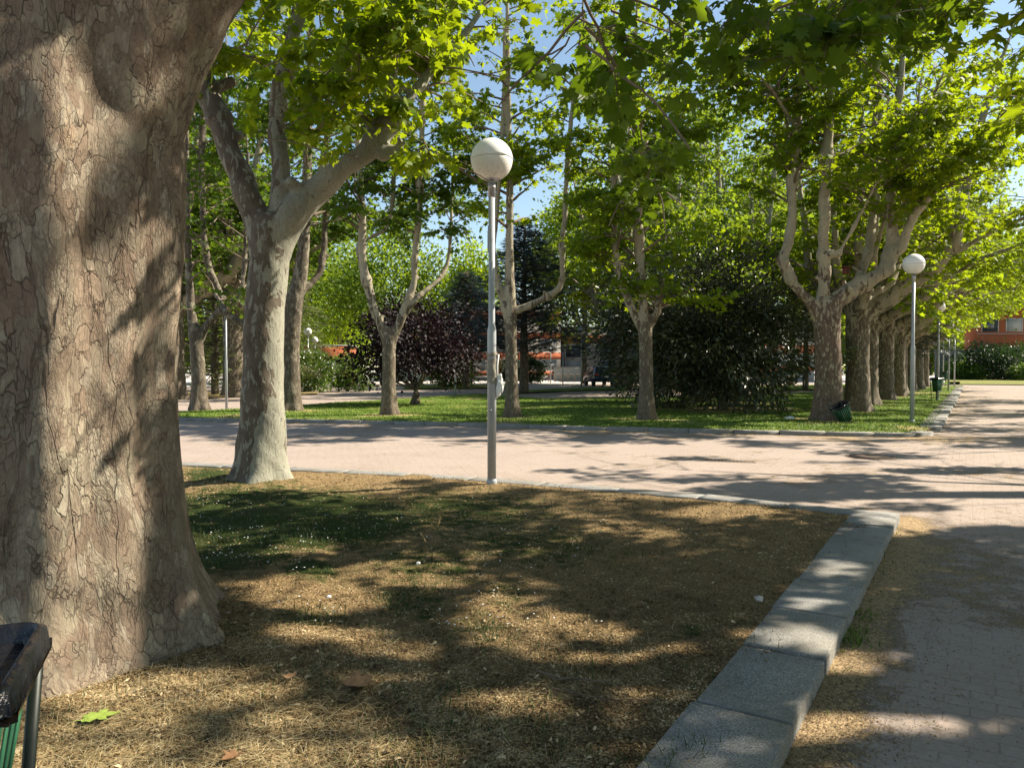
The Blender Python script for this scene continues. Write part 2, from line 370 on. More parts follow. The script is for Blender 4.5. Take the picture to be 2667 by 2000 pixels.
M['shell'] = simple('white_acrylic', (.90,.90,.90), .22, var=.03, nsc=8)
M['cuff'] = simple('lamp_cuff', (.42,.42,.45), .4, .4)
M['tape'] = simple('old_tape', (.24,.22,.18), .6, var=.35, nsc=25)
M['white'] = simple('white_plastic', (.82,.82,.80), .45, var=.06, nsc=14)
M['green_metal'] = simple('green_painted_metal', (.025,.13,.065), .42, .1, var=.3, nsc=10)
M['dark_metal'] = simple('dark_painted_metal', (.022,.028,.024), .45, .3, var=.3)
M['bag'] = simple('black_bin_bag', (.010,.010,.012), .26, var=.3, nsc=16, bump=.02, spec=.5)

# ------------------------------------------------------------------ ground, roads, lawns
def inpoly(x, y, poly):
    poly = np.asarray(poly)[:, :2]; r = np.zeros(np.shape(x), bool); n = len(poly)
    for i in range(n):
        x1, y1 = poly[i]; x2, y2 = poly[(i+1) % n]
        c = ((y1 > y) != (y2 > y)) & (x < (x2-x1)*(y-y1)/(y2-y1+1e-12)+x1); r ^= c
    return r
def pldist(x, y, pl):
    d = np.full(np.shape(x), 1e9); pl = np.asarray(pl)[:, :2]
    for a, b in zip(pl[:-1], pl[1:]):
        ab = b-a; t = np.clip(((x-a[0])*ab[0]+(y-a[1])*ab[1])/np.dot(ab, ab), 0, 1)
        d = np.minimum(d, np.hypot(x-a[0]-t*ab[0], y-a[1]-t*ab[1]))
    return d
def offset_pl(pl, w):
    """move an open polyline sideways by w (positive: to the right of its direction)"""
    pl = np.asarray(pl, float)[:, :2]; T = np.gradient(pl, axis=0); T /= np.linalg.norm(T, axis=1)[:, None]
    return pl+w*np.stack([T[:, 1], -T[:, 0]], 1)

C0 = P(2343, 1338)[:2]
nk_ave = np.array([C0-RD*t for t in np.linspace(0, 14, 20)])                 # near kerb, outer edge, towards the camera
nk_cross = np.array([P(u, v)[:2] for u, v in ((2344,1337),(2080,1312),(1790,1283),(1500,1260),(1271,1243),(1097,1231),(749,1216),(494,1204))])
d_ = nk_cross[-1]-nk_cross[-2]; d_ /= np.linalg.norm(d_); nk_cross = np.vstack([nk_cross, nk_cross[-1]+d_*4, nk_cross[-1]+d_*16])
fk_cross = np.array([P(u, v)[:2] for u, v in ((487,1089),(740,1092.5),(1036,1098),(1290,1105),(1525,1112),(1880,1120),(2221,1127.5),(2380,1129),(2432,1125))])
d_ = fk_cross[0]-fk_cross[1]; d_ /= np.linalg.norm(d_); fk_cross = np.vstack([fk_cross[0]+d_*22, fk_cross])
fc = P(2451, 1113)[:2]; fk_ave = np.array([fc+RD*t for t in (0, 10, 20, 30, 40, 46)])
far_outer = np.vstack([fk_cross, fk_ave])

def slabs(name, pl, side, width, L, h=LAWN, seed=1, fine=.3):
    rng = np.random.default_rng(seed); pl = np.asarray(pl); seg = np.linalg.norm(np.diff(pl, axis=0), axis=1); cum = np.concatenate([[0], np.cumsum(seg)])
    mb = MB(); s = 0
    while s < cum[-1]-L*.3:
        l = L*rng.uniform(.93, 1.07); e = min(s+l, cum[-1]); e_ = e
        a = np.array([np.interp(s+.007, cum, pl[:, i]) for i in (0, 1)]); b = np.array([np.interp(e-.007, cum, pl[:, i]) for i in (0, 1)])
        t = (b-a)/np.linalg.norm(b-a); nrm = np.array([t[1], -t[0]])*side
        o = rng.normal(0, .005); dz = rng.normal(0, .003); w = width*rng.uniform(.98, 1.02); c = .007
        o = rng.normal(0, .006); dz = rng.normal(0, .004); w = width*rng.uniform(.98, 1.02); c = .008; top = h+dz; L0 = np.linalg.norm(b-a)
        m = max(2, int(L0/fine)+1); V = []; tl = rng.normal(0, .004)
        for q in range(m):
            f = q/(m-1); p = a*(1-f)+b*f; j = lambda sd: rng.normal(0, sd)
            chip = rng.random() < .06 and .012 or 0
            for ins, z in ((0, -.15), (j(.0015)+chip, top-c-chip+j(.0015)), (c+j(.002)+chip, top+tl*f+j(.0008)), (w-c, top+tl*f), (w, top-c), (w, -.15)):
                e = p+nrm*(o+ins)+t*((.006 if q == 0 else -.006) if (q in (0, m-1) and z > top-c*1.01) else 0); V.append([e[0], e[1], z])
        F = [(r*6+i, r*6+i+1, r*6+7+i, r*6+6+i) for r in range(m-1) for i in range(5)]+[tuple(range(6))[::-1], tuple(range(6*m-6, 6*m))]
        mb.add(V, F if side < 0 else [f[::-1] for f in F]); s = e_
    return tagp(mb.build(name, M['granite']), kind='structure')
slabs('kerb', nk_ave, 1, .42, .76, seed=3, fine=.035)
slabs('kerb', nk_cross, -1, .30, 1.0, seed=4, fine=.08)
slabs('kerb', fk_cross, -1, .32, 1.0, seed=5)
slabs('kerb', fk_ave, -1, .50, .8, seed=6)

# road sheet with litter amount and pinkness per vertex
def grid(x0, x1, y0, y1, st):
    xs = np.arange(x0, x1+st/2, st); ys = np.arange(y0, y1+st/2, st); X, Y = np.meshgrid(xs, ys); nx, ny = len(xs), len(ys)
    i = np.arange(ny-1)[:, None]*nx; j = np.arange(nx-1)[None, :]
    F = np.stack([i+j, i+j+1, i+nx+j+1, i+nx+j], -1).reshape(-1, 4); return X.ravel(), Y.ravel(), F
def compact(V, F, at_):
    used = np.unique(F); mp = np.full(len(V), -1); mp[used] = np.arange(len(used)); return V[used], mp[F], {k: (d, v[used]) for k, (d, v) in at_.items()}

PAVE = mat_paving('block_paving', ((.355,.285,.242),(.305,.245,.205),(.20,.16,.125),(.39,.322,.278)), math.radians(31.7), .21, .105)
def litter_amt(x, y):
    a = 1.0*np.exp(-(pldist(x, y, nk_ave)/.22)**2)+.22*np.exp(-pldist(x, y, nk_ave)/.9)+.55*np.exp(-pldist(x, y, fk_cross)/.8)+.30*np.exp(-pldist(x, y, nk_cross)/.8)+.35*np.exp(-pldist(x, y, fk_ave)/.6)
    return np.clip(a+.33*sstep(.5, .75, fbm(x*.55, y*.8, 3, 5))+.12, 0, 1)
RZ = .045
X, Y, Fq = grid(-26, 46, -6, 74, .2)
npmesh('road', np.stack([X, Y, np.full_like(X, RZ)], 1), Fq, PAVE, attrs={'litter': ('POINT', litter_amt(X, Y))})['kind'] = 'structure'
mg, nt_, b_, _o = newmat('pale_ground'); g_ = G(nt_); v_ = g_.pos()
g_.l(g_.ramp(g_.noise(v_, .35, 6, .6).outputs[0], [(.3, (.40,.37,.35)), (.7, (.58,.53,.48))]), b_.inputs['Base Color']); b_.inputs['Roughness'].default_value = .95
g_.bump(g_.noise(v_, 30, 4).outputs[0], b_, .01)
S = 900
npmesh('ground', [[-S,-S,.033],[S,-S,.033],[S,S,.033],[-S,S,.033]], [[0,1,2,3]], mg)['kind'] = 'structure'

T1 = np.array([-2.55, 4.08]); T2 = P(680, 1252)[:2]
near_poly = np.vstack([nk_ave[::-1]-RN*.2, nk_cross[1:]*1.0])
nkc_in = offset_pl(nk_cross, -.15) if False else nk_cross
near_poly = np.vstack([offset_pl(nk_ave, .2)[::-1], nk_cross[1:]-np.array([0, .15]), [[-20, -5]]])
def near_h(x, y):
    d = np.minimum(pldist(x, y, nk_ave), pldist(x, y, nk_cross)); f = sstep(.3, 1.2, d)
    r1 = np.hypot(x-T1[0], y-T1[1]); r2 = np.hypot(x-T2[0], y-T2[1])
    h = (fbm(x*1.1, y*1.1, 3, 2)-.5)*.07+(fbm(x*5, y*5, 3, 8)-.5)*.045
    return .118+f*(h+.02*np.exp(-(np.maximum(r1-.9, 0)/.55)**2)+.06*np.exp(-(np.maximum(r2-.4, 0)/.4)**2))+(1-f)*h*.3
GREENS = [(720,1350,400,80,1.3),(560,1430,220,65,1.1),(1180,1330,340,70,.75),(1380,1420,320,80,.62),(1085,1560,110,60,.62),(1320,1545,80,70,.6),(810,1480,90,35,.9),(540,1235,80,30,.9),
          (1250,1290,200,20,.5),(900,1300,260,30,.5),(1650,1400,200,50,.4),(1790,1640,60,25,.6),(1240,1620,130,60,.55),(800,1600,120,35,.6),(1900,1420,160,35,.35),(1100,1460,300,70,.6),(900,1480,250,60,.45),(620,1640,120,40,.45),(300,1930,90,30,.3)]
def green_near(x, y):
    u, v = proj(np.stack([x, y, np.full_like(x, LAWN)], -1)); a = np.zeros_like(x)
    for cu, cv, ru, rv, s in GREENS: a = np.maximum(a, s*np.exp(-(((u-cu)/ru)**2+((v-cv)/rv)**2)**1.2*.8))
    a = np.where(v > 2100, .1, a); return np.clip(a*.9+.18*(fbm(x*2, y*2, 3, 11)-.5), 0, 1)
X, Y, Fq = grid(-10, 5, -3, 13, .045)
cx, cyy = X[Fq].mean(1), Y[Fq].mean(1); Fq = Fq[inpoly(cx, cyy, near_poly)]
V_, Fq, A_ = compact(np.stack([X, Y, near_h(X, Y)], 1), Fq, {'green': ('POINT', green_near(X, Y))})
LAWN1 = mat_ground('dry_lawn', (.30,.21,.105), (.05,.078,.018), (.09,.058,.027))
npmesh('near_lawn', V_, Fq, LAWN1, attrs=A_, smooth=True)['kind'] = 'structure'

back = [P(u, v)[:2] for u, v in ((2512,1003),(2300,1012),(2120,1021),(2000,1026),(1640,1034),(1420,1036),(1330,1030),(1250,1025),(1070,1035),(860,1048),(620,1064),(488,1070),(300,1078))]
far_poly = np.vstack([offset_pl(fk_cross, -.16), offset_pl(fk_ave, -.25), back])
def far_h(x, y): return .118+(fbm(x*.5, y*.5, 3, 3)-.5)*.05*sstep(.3, 1.5, pldist(x, y, far_outer))
def green_far(x, y):
    d = pldist(x, y, fk_cross); d2 = pldist(x, y, fk_ave)
    a = .95-.55*np.exp(-(d/1.3))-.25*np.exp(-d2/.7)-.5*sstep(.5, .8, fbm(x*.6, y*.6, 3, 21))
    for tx, ty in TREEBASES: a = a-.6*np.exp(-(np.hypot(x-tx, y-ty)/.9)**2)
    m = P(1880, 1062)[:2]; a = a-.75*np.exp(-(((x-m[0])/3.2)**2+((y-m[1]+.6)/1.6)**2)**2)
    return np.clip(a, 0, 1)
FB = {'C': P(1014,1078), 'D': P(1333,1085), 'E': P(1684,1091), 'A': P(520,1064), 'B': P(757,1068), 'F': P(2156,1092)}
TREEBASES = [tuple(p[:2]) for p in FB.values()]+[tuple(FB['F'][:2]+RD*5.2*k) for k in range(1, 10)]
X, Y, Fq = grid(-26, 42, 16, 62, .22)
cx, cyy = X[Fq].mean(1), Y[Fq].mean(1); Fq = Fq[inpoly(cx, cyy, far_poly)]
V_, Fq, A_ = compact(np.stack([X, Y, far_h(X, Y)], 1), Fq, {'green': ('POINT', green_far(X, Y))})
LAWN2 = mat_ground('green_lawn', (.38,.29,.14), (.11,.19,.022), (.20,.17,.055), fine=40)
npmesh('far_lawn', V_, Fq, LAWN2, attrs=A_, smooth=True)['kind'] = 'structure'
def grass_patch(px, name='grass_verge', g=.8, z=.12):
    pts = np.array([P(u, v, z) for u, v in px]); V = pts
    c = pts.mean(0); V = np.vstack([pts, c]); n = len(pts)
    F = [(i, (i+1) % n, n) for i in range(n)]
    npmesh(name, V, np.array(F), LAWN2, attrs={'green': ('POINT', np.full(len(V), g))})['kind'] = 'structure'
grass_patch([(470,1036),(700,1029),(830,1024),(830,1019),(470,1022)], g=.25)
grass_patch([(1050,1013),(1335,1009),(1335,1001),(1060,1002)], g=.6)
grass_patch([(1345,1023),(1500,1017),(1640,1014),(1640,1008),(1520,1009),(1340,1017)], g=.9)
grass_patch([(1960,1020),(2300,1008),(2500,1000),(2500,994),(1950,1006)], g=.9)
grass_patch([(2470,1000),(2900,1003),(2900,985),(2460,986)], g=.55)

# ------------------------------------------------------------------ scatter of small things on the ground
def px_points(n, u0, u1, v0, v1, rng, z=LAWN, pw=1.0):
    u = rng.uniform(u0, u1, n); v = v0+(v1-v0)*rng.random(n)**pw
    a = (u-U0)/F_PX; b = (v-V0)/F_PX; c, s = math.cos(PITCH), math.sin(PITCH)
    rz = -s-b*c; t = (z-CAMZ)/rz; return a*t, (c-b*s)*t
def rotmats(ax, nrm):
    ax = ax/np.linalg.norm(ax, axis=1)[:, None]; x = np.cross(ax, nrm); x /= np.linalg.norm(x, axis=1)[:, None]+1e-9
    n = np.cross(x, ax); return np.stack([x, ax, n], -1)
def instance(T, Tf, pos, R, sc):
    n = len(pos); k = len(T); sc = np.asarray(sc)
    if sc.ndim == 1: sc = np.repeat(sc[:, None], 3, 1)
    V = np.einsum('nij,nkj->nki', R, T[None]*sc[:, None, :])+pos[:, None, :]
    F = (Tf[None]+np.arange(n)[:, None, None]*k).reshape(-1, Tf.shape[1]); return V.reshape(-1, 3), F
def scatter(name, T, Tf, x, y, z, rng, mat, sc, tilt=.5, upright=False, rnd=None, label=None, cat=None, kind='stuff', parent=None):
    n = len(x); a = rng.uniform(0, 2*math.pi, n)
    if upright: ax = np.stack([np.cos(a)*tilt*rng.random(n), np.sin(a)*tilt*rng.random(n), np.ones(n)], 1); nr = np.stack([np.cos(a), np.sin(a), np.zeros(n)], 1)
    else: ax = np.stack([np.cos(a), np.sin(a), rng.normal(0, tilt*.5, n)], 1); nr = np.stack([rng.normal(0, tilt, n), rng.normal(0, tilt, n), np.ones(n)], 1)
    V, F = instance(T, Tf, np.stack([x, y, z], 1), rotmats(ax, nr), sc)
    if rnd is None: rnd = rng.random(n)
    o = npmesh(name, V, F, mat, parent, attrs={'rnd': ('FACE', np.repeat(rnd, len(Tf)))}); return tagp(o, label, cat, None, kind)
def rampmat(name, stops, rough=.9, tf=0, spec=.15):
    m, nt, b, out = newmat(name); g = G(nt); c = g.ramp(g.attr('rnd').outputs['Fac'], stops); g.l(c, b.inputs['Base Color'])
    b.inputs['Roughness'].default_value = rough; b.inputs['Specular IOR Level'].default_value = spec
    if tf:
        t = g.n('ShaderNodeBsdfTranslucent'); g.l(c, t.inputs['Color']); mx = g.n('ShaderNodeMixShader'); mx.inputs[0].default_value = tf
        g.l(b.outputs[0], mx.inputs[1]); g.l(t.outputs[0], mx.inputs[2]); g.l(mx.outputs[0], out.inputs['Surface'])
    return m
M['litter'] = rampmat('dry_litter', [(0, (.06,.04,.021)), (.3, (.20,.138,.068)), (.7, (.41,.30,.16)), (1, (.68,.55,.34))], .9, .2)
M['straw'] = rampmat('dry_straw', [(0, (.30,.22,.10)), (.6, (.50,.40,.20)), (1, (.72,.64,.42))], .7, .25, .3)
M['blade'] = rampmat('grass_blade', [(0, (.022,.05,.010)), (.7, (.055,.10,.018)), (1, (.15,.17,.05))], .6, .35, .3)
M['blade_far'] = rampmat('grass_blade_far', [(0, (.07,.13,.015)), (.7, (.15,.24,.03)), (1, (.34,.36,.09))], .6, .35, .3)
T_flake = np.array([[-.5,0,0],[.1,-.25,.12],[.5,.05,0],[0,.3,.1]])*np.array([.6,1.2,1]); F_flake = np.array([[0,1,2],[0,2,3]])
T_curl = np.array([[-.18,-.5,0],[.18,-.5,0],[.16,0,.22],[-.16,0,.22],[.0,.5,.02]]); F_curl = np.array([[0,1,2],[0,2,3],[3,2,4]])
T_blade = np.array([[-.06,0,0],[.06,0,0],[.045,.55,.10],[-.045,.55,.10],[0,1,.35]]); F_blade = np.array([[0,1,2],[0,2,3],[3,2,4]])
T_straw = np.array([[-.012,-.5,0],[.012,-.5,0],[.014,.1,.05],[-.014,.1,.05],[.004,.5,.0],[-.004,.5,0]]); F_straw = np.array([[0,1,2],[0,2,3],[3,2,4],[3,4,5]])
def clean(x, y, poly, *excl):
    k = inpoly(x, y, poly)
    for c, r in excl: k &= np.hypot(x-c[0], y-c[1]) > r
    return x[k], y[k]
rng = np.random.default_rng(7)
tr_ex = [(T1, .84), (T2, .34)]
x, y = px_points(260000, -250, 2500, 1205, 2150, rng, pw=.85); x, y = clean(x, y, near_poly, *tr_ex)
gm = green_near(x, y)+.9*(fbm(x*6, y*6, 3, 4)-.5); k = rng.random(len(x)) > np.clip((gm-.25)*1.6, 0, .85); x, y = x[k], y[k]
d = np.hypot(x, y); s = np.maximum(.013, d*.0024)*rng.uniform(.5, 1.8, len(x))
r = np.clip(rng.beta(2, 2.4, len(x))*.8+.3*(fbm(x*1.3, y*1.3, 3, 31)-.5)+.9*(fbm(x*9, y*9, 3, 32)-.42), 0, 1)
litter = scatter('leaf_litter', T_curl, F_curl, x, y, near_h(x, y)+.002, rng, M['litter'], s, .7, rnd=r, label='thick layer of brown dried plane blossom and litter over the near lawn', cat='litter')
x, y = px_points(150000, -250, 2400, 1205, 2100, rng, pw=.8); x, y = clean(x, y, near_poly, *tr_ex)
gm = green_near(x, y)+.8*(fbm(x*6, y*6, 3, 4)-.5); k = rng.random(len(x)) < np.clip((gm-.27)*1.7, .045, 1); x, y = x[k], y[k]
d = np.hypot(x, y); hb_ = .5+.9*sstep(.45, .75, fbm(x*2.2, y*2.2, 2, 88)); s = np.stack([np.maximum(.045, d*.008)*rng.uniform(.7, 1.2, len(x)), rng.uniform(.02, .06, len(x))*hb_, np.full(len(x), .05)], 1)
scatter('grass', T_blade, F_blade, x, y, near_h(x, y)-.004, rng, M['blade'], s, .9, True, label='green grass tufts growing through the litter of the near lawn', cat='grass')
x, y = px_points(26000, -250, 1500, 1500, 2150, rng); x, y = clean(x, y, near_poly, *tr_ex)
w = np.exp(-(np.hypot(x+1.55, y-2.9)/1.35)**2)+.10; k = rng.random(len(x)) < w; x, y = x[k], y[k]
s = rng.uniform(.03, .13, len(x)); s3 = np.stack([np.full(len(x), .042), s, s*.6], 1)
scatter('straw', T_straw, F_straw, x, y, near_h(x, y)+rng.uniform(.004, .022, len(x)), rng, M['straw'], s3, .25, label='pale dry straw strewn round the foot of the huge trunk', cat='straw')
# far lawn grass
x, y = px_points(130000, 440, 2560, 1002, 1135, rng); x, y = clean(x, y, far_poly, *[(t, .35) for t in TREEBASES])
gm = green_far(x, y); k = rng.random(len(x)) < np.clip(gm+.15, 0, 1); x, y = x[k], y[k]
s = np.stack([rng.uniform(.12, .26, len(x)), rng.uniform(.03, .07, len(x)), np.full(len(x), .06)], 1)
scatter('grass', T_blade, F_blade, x, y, far_h(x, y)-.006, rng, M['blade_far'], s, .8, True, label='short green grass of the lawn beyond the cross road', cat='grass')
# litter on the paving
x, y = px_points(150000, 450, 2750, 1130, 2150, rng, z=0); k = ~inpoly(x, y, np.vstack([nk_ave[::-1], nk_cross[1:], [[-20,-5]]])) & ~inpoly(x, y, far_poly); x, y = x[k], y[k]
w = litter_amt(x, y); k = rng.random(len(x)) < np.clip((w-.12)*1.2+.7*(fbm(x*4, y*4, 3, 77)-.55), .03, 1); x, y = x[k], y[k]
d = np.hypot(x, y); s = np.maximum(.011, d*.0013)*rng.uniform(.5, 1.4, len(x))
scatter('litter', T_curl, F_curl, x, y, np.full(len(x), RZ+.004), rng, M['litter'], s, .4, rnd=np.clip(rng.beta(2, 2.2, len(x)), 0, 1), label='tan dried blossom blown over the paving and against the kerbs', cat='litter')
# larger dry scraps, and weeds at the foot of the kerb
x, y = px_points(1700, -100, 2100, 1230, 2100, rng, pw=.8); x, y = clean(x, y, near_poly, *tr_ex)
scatter('dry_leaf_scraps', T_curl, F_curl, x, y, near_h(x, y)+.008, rng, M['litter'], rng.uniform(.018, .038, len(x)), .6, rnd=rng.choice([.1, .3, .6, .95], len(x)), label='larger curled scraps of dry leaf scattered over the near lawn', cat='litter')
q = C0[None]-RD[None]*np.concatenate([rng.normal(3.75, .12, 160), rng.normal(3.3, .08, 60), rng.uniform(.5, 5, 50)])[:, None]+RN[None]*np.abs(rng.normal(.05, .05, 270))[:, None]
scatter('weeds', T_blade, F_blade, q[:, 0], q[:, 1], np.full(len(q), RZ), rng, M['blade_far'], np.stack([np.full(270, .07), rng.uniform(.015, .045, 270), np.full(270, .03)], 1), 1.3, True, label='small green weeds growing at the foot of the near kerb', cat='weeds')
# a little on the kerb stones
t = rng.random(1500)*9; w_ = rng.random(1500)**1.0*.40; q = C0[None]-RD[None]*t[:, None]-RN[None]*w_[:, None]
k = rng.random(1500) < .05+(w_/.4)**6; q = q[k]
scatter('litter', T_curl, F_curl, q[:, 0], q[:, 1], np.full(len(q), LAWN+.003), rng, M['litter'], rng.uniform(.006, .014, len(q)), .3, label='scattered crumbs of litter lying on the near granite kerb', cat='litter')
# daisies
T_d = np.array([[math.cos(a), math.sin(a), .1] for a in np.arange(6)*math.pi/3]+[[0,0,0]]); F_d = np.array([[i, (i+1) % 6, 6] for i in range(6)])
x, y = px_points(2200, 500, 1650, 1300, 1640, rng); x, y = clean(x, y, near_poly, *tr_ex)
w = green_near(x, y)**1.5+.02; k = rng.random(len(x)) < w*.8*(fbm(x*3, y*3, 2, 9) > .47); x, y = x[k], y[k]
scatter('daisies', T_d, F_d, x, y, near_h(x, y)+.045, rng, M['white'], rng.uniform(.004, .0075, len(x)), .3, label='tiny white daisies dotted over the green part of the near lawn', cat='flowers')

# ------------------------------------------------------------------ trees
def leaf_T(kind):
    if kind == 0:
        o = [(0,0),(.16,-.10),(.34,-.08),(.36,.06),(.52,.14),(.38,.24),(.33,.34),(.50,.42),(.56,.66),(.38,.60),(.24,.60),(.20,.78),(.10,.84),(0,1.05)]
    elif kind == 1:
        o = [(0,0),(.40,-.06),(.30,.26),(.56,.62),(.22,.56),(0,1.05)]
    elif kind == 3:      # long oval
        o = [(0,0),(.15,.25),(.19,.55),(.10,.85),(0,1.0)]
    else:
        T = np.array([[0,0,0],[.42,.45,-.10],[0,1,-.12],[-.42,.45,-.10],[0,.45,.04]]); return T, np.array([[0,1,4],[1,2,4],[2,3,4],[3,0,4]])
    full = o+[(-a, b) for a, b in o[-2:0:-1]]
    pts = [(0, .36)]+full
    T = np.array([[a, b, -.18*abs(a)-.16*max(0, b-.3)**1.5+.04] for a, b in pts]); n = len(full)
    return T, np.array([[0, 1+i, 1+(i+1) % n] for i in range(n)])
LT = {k: leaf_T(k) for k in (0, 1, 2, 3)}
nd = []; nf = []
for i, (ax, ay) in enumerate(((0,1),(.35,.85),(-.35,.85),(.6,.45),(-.6,.45),(.15,.6))):
    l = math.hypot(ax, ay); px_, py_ = -ay/l*.035, ax/l*.035; z = .08*(i % 2); b0 = len(nd)
    oy = .0 if i < 3 else .3
    nd += [[px_, oy+py_, 0],[-px_, oy-py_, 0],[ax, ay+oy*.4, z-.1]]; nf.append([b0, b0+1, b0+2])
LT[4] = (np.array(nd), np.array(nf))

def unit(v): return v/(np.linalg.norm(v, axis=-1, keepdims=True)+1e-9)
def leaves_at(pos, ax, rng, kind, size, clr, upb=.65, spread=.75):
    n = len(pos); nr = np.stack([rng.normal(0, spread, n), rng.normal(0, spread, n), upb*np.ones(n)], 1)
    s_ = size*rng.uniform(.55, 1.2, n); sc = np.stack([s_*rng.uniform(.65, 1.1, n), s_, s_*rng.uniform(-.8, 2.6, n)], 1); T, Tf = LT[kind]
    V, F = instance(T, Tf, pos, rotmats(ax+1e-4, nr), sc)
    r = np.clip(clr*.45+rng.random(n)*.55, 0, 1); return V, F, np.repeat(r, len(Tf))
def multi_tube(P4, rad, n=3):
    """P4 (m,k,3) paths, rad (m,k)"""
    m, k, _ = P4.shape; T = unit(np.gradient(P4, axis=1)); A = np.tile(np.array([.31, .57, .2]), (m, k, 1))
    N = unit(np.cross(T, A)); B = np.cross(T, N); a = np.arange(n)*2*math.pi/n
    V = P4[:, :, None, :]+rad[:, :, None, None]*(np.cos(a)[None, None, :, None]*N[:, :, None]+np.sin(a)[None, None, :, None]*B[:, :, None])
    b = (np.arange(m)*k*n)[:, None, None]; i = (np.arange(k-1)*n)[None, :, None]; j = np.arange(n)[None, None, :]; j2 = (j+1) % n
    F = np.stack([b+i+j, b+i+j2, b+i+n+j2, b+i+n+j], -1).reshape(-1, 4); return V.reshape(-1, 3), F

def grow(limbs, rng, ns=9, sl=(1.2, 2.6), nt=9, tl=(.5, 1.1), nl=9, size=.17, kind=1, up=.35, bias=None, keep=None, t0=.25, ends=True, droop=.35):
    """limbs: list of (pts, r_start, r_end[, ns multiplier]). Returns branch mesh arrays and leaf arrays"""
    BV, BF, off = [], [], 0; S, D, L, CL = [], [], [], []
    for lb in limbs:
        pts = resample(lb[0], 24); r0, r1 = lb[1], lb[2]; mul = lb[3] if len(lb) > 3 else 1
        tt0 = lb[4] if len(lb) > 4 else t0; T = unit(np.gradient(pts, axis=0)); n = max(1, int(ns*mul))
        for s in range(n+1):
            t = tt0+(1-tt0)*(s+rng.random()*.9)/n
            if s == n: t = 1.
            t = min(t, 1); q = min(int(t*23), 22); f = t*23-q; p0 = pts[q]*(1-f)+pts[min(q+1, 23)]*f
            a = rng.uniform(0, 2*math.pi); dirn = np.array([math.cos(a), math.sin(a), 0])
            if bias is not None: dirn = dirn+bias
            dirn = unit(dirn*(1 if s < n else .5)+T[q]*.45+np.array([0, 0, up*rng.uniform(.2, 1.6)]))
            l = rng.uniform(*sl)*(1.15-.5*t if s < n else .8)
            k = 7; path = [p0]; dd = dirn.copy()
            for _ in range(k-1):
                dd = unit(dd+rng.normal(0, .13, 3)+np.array([0, 0, -.05])); path.append(path[-1]+dd*l/(k-1))
            path = np.array(path)
            rr = max(.012, (r0*(1-t)+r1*t)*.38); V, F = tube_arr(path, [rr, .006], 5)
            if keep is not None and not keep(path[1:]).any(): continue
            BV.append(V); BF.append(F+off); off += len(V)
            cl = rng.random()
            for w in range(nt):
                tt = .22+.78*(w+rng.random())/nt; qi = min(int(tt*(k-1)), k-2); ff = tt*(k-1)-qi; ps = path[qi]*(1-ff)+path[qi+1]*ff
                side = unit(np.cross(dd, [0, 0, 1]))*(1 if w % 2 else -1); d2 = unit(dd*.6+side*rng.uniform(.4, 1.1)+rng.normal(0, .28, 3)+np.array([0, 0, .12]))
                S.append(ps); D.append(d2); L.append(rng.uniform(*tl)*(1.15-.45*tt)); CL.append(np.clip(cl+rng.normal(0, .15), 0, 1))
    S, D, L, CL = map(np.array, (S, D, L, CL)); m = len(S)
    ts = np.linspace(0, 1, 4)
    P4 = S[:, None]+D[:, None]*(L[:, None]*ts)[:, :, None]; P4[:, :, 2] -= droop*(L[:, None]**1.4)*ts**2*.6
    kp = np.ones(m, bool) if keep is None else keep(P4[:, 2]) & keep(P4[:, 1]) & keep(P4[:, 3])
    tv, tf = multi_tube(P4[kp], np.repeat(np.array([[.006, .005, .004, .002]]), kp.sum(), 0)); BV.append(tv); BF.append(tf+off)
    tl_ = (np.arange(nl)+.5)/nl; tl_ = tl_[None, :]+rng.uniform(-.4, .4, (m, nl))/nl; tl_ = np.clip(.12+.9*tl_, 0, 1.02)
    pos = S[:, None]+D[:, None]*(L[:, None]*tl_)[:, :, None]; pos[:, :, 2] -= droop*(L[:, None]**1.4)*tl_**2*.6
    sd = unit(np.cross(D, [0, 0, 1.])); sg = np.where((np.arange(nl)[None, :]+rng.integers(0, 2, (m, 1))) % 2 == 0, 1, -1)
    ax = unit(D[:, None]*.5+sd[:, None]*sg[:, :, None]*.9+rng.normal(0, .4, (m, nl, 3))+np.array([0, 0, -.45]))
    pos = pos+ax*size*.25; pos = pos.reshape(-1, 3); ax = ax.reshape(-1, 3); c = np.repeat(CL, nl)
    k = np.ones(len(pos), bool) if keep is None else keep(pos); pos, ax, c = pos[k], ax[k], c[k]
    LV, LF, LR = leaves_at(pos, ax, rng, kind, size, c)
    return (np.concatenate(BV), np.concatenate(BF)), (LV, LF, LR)

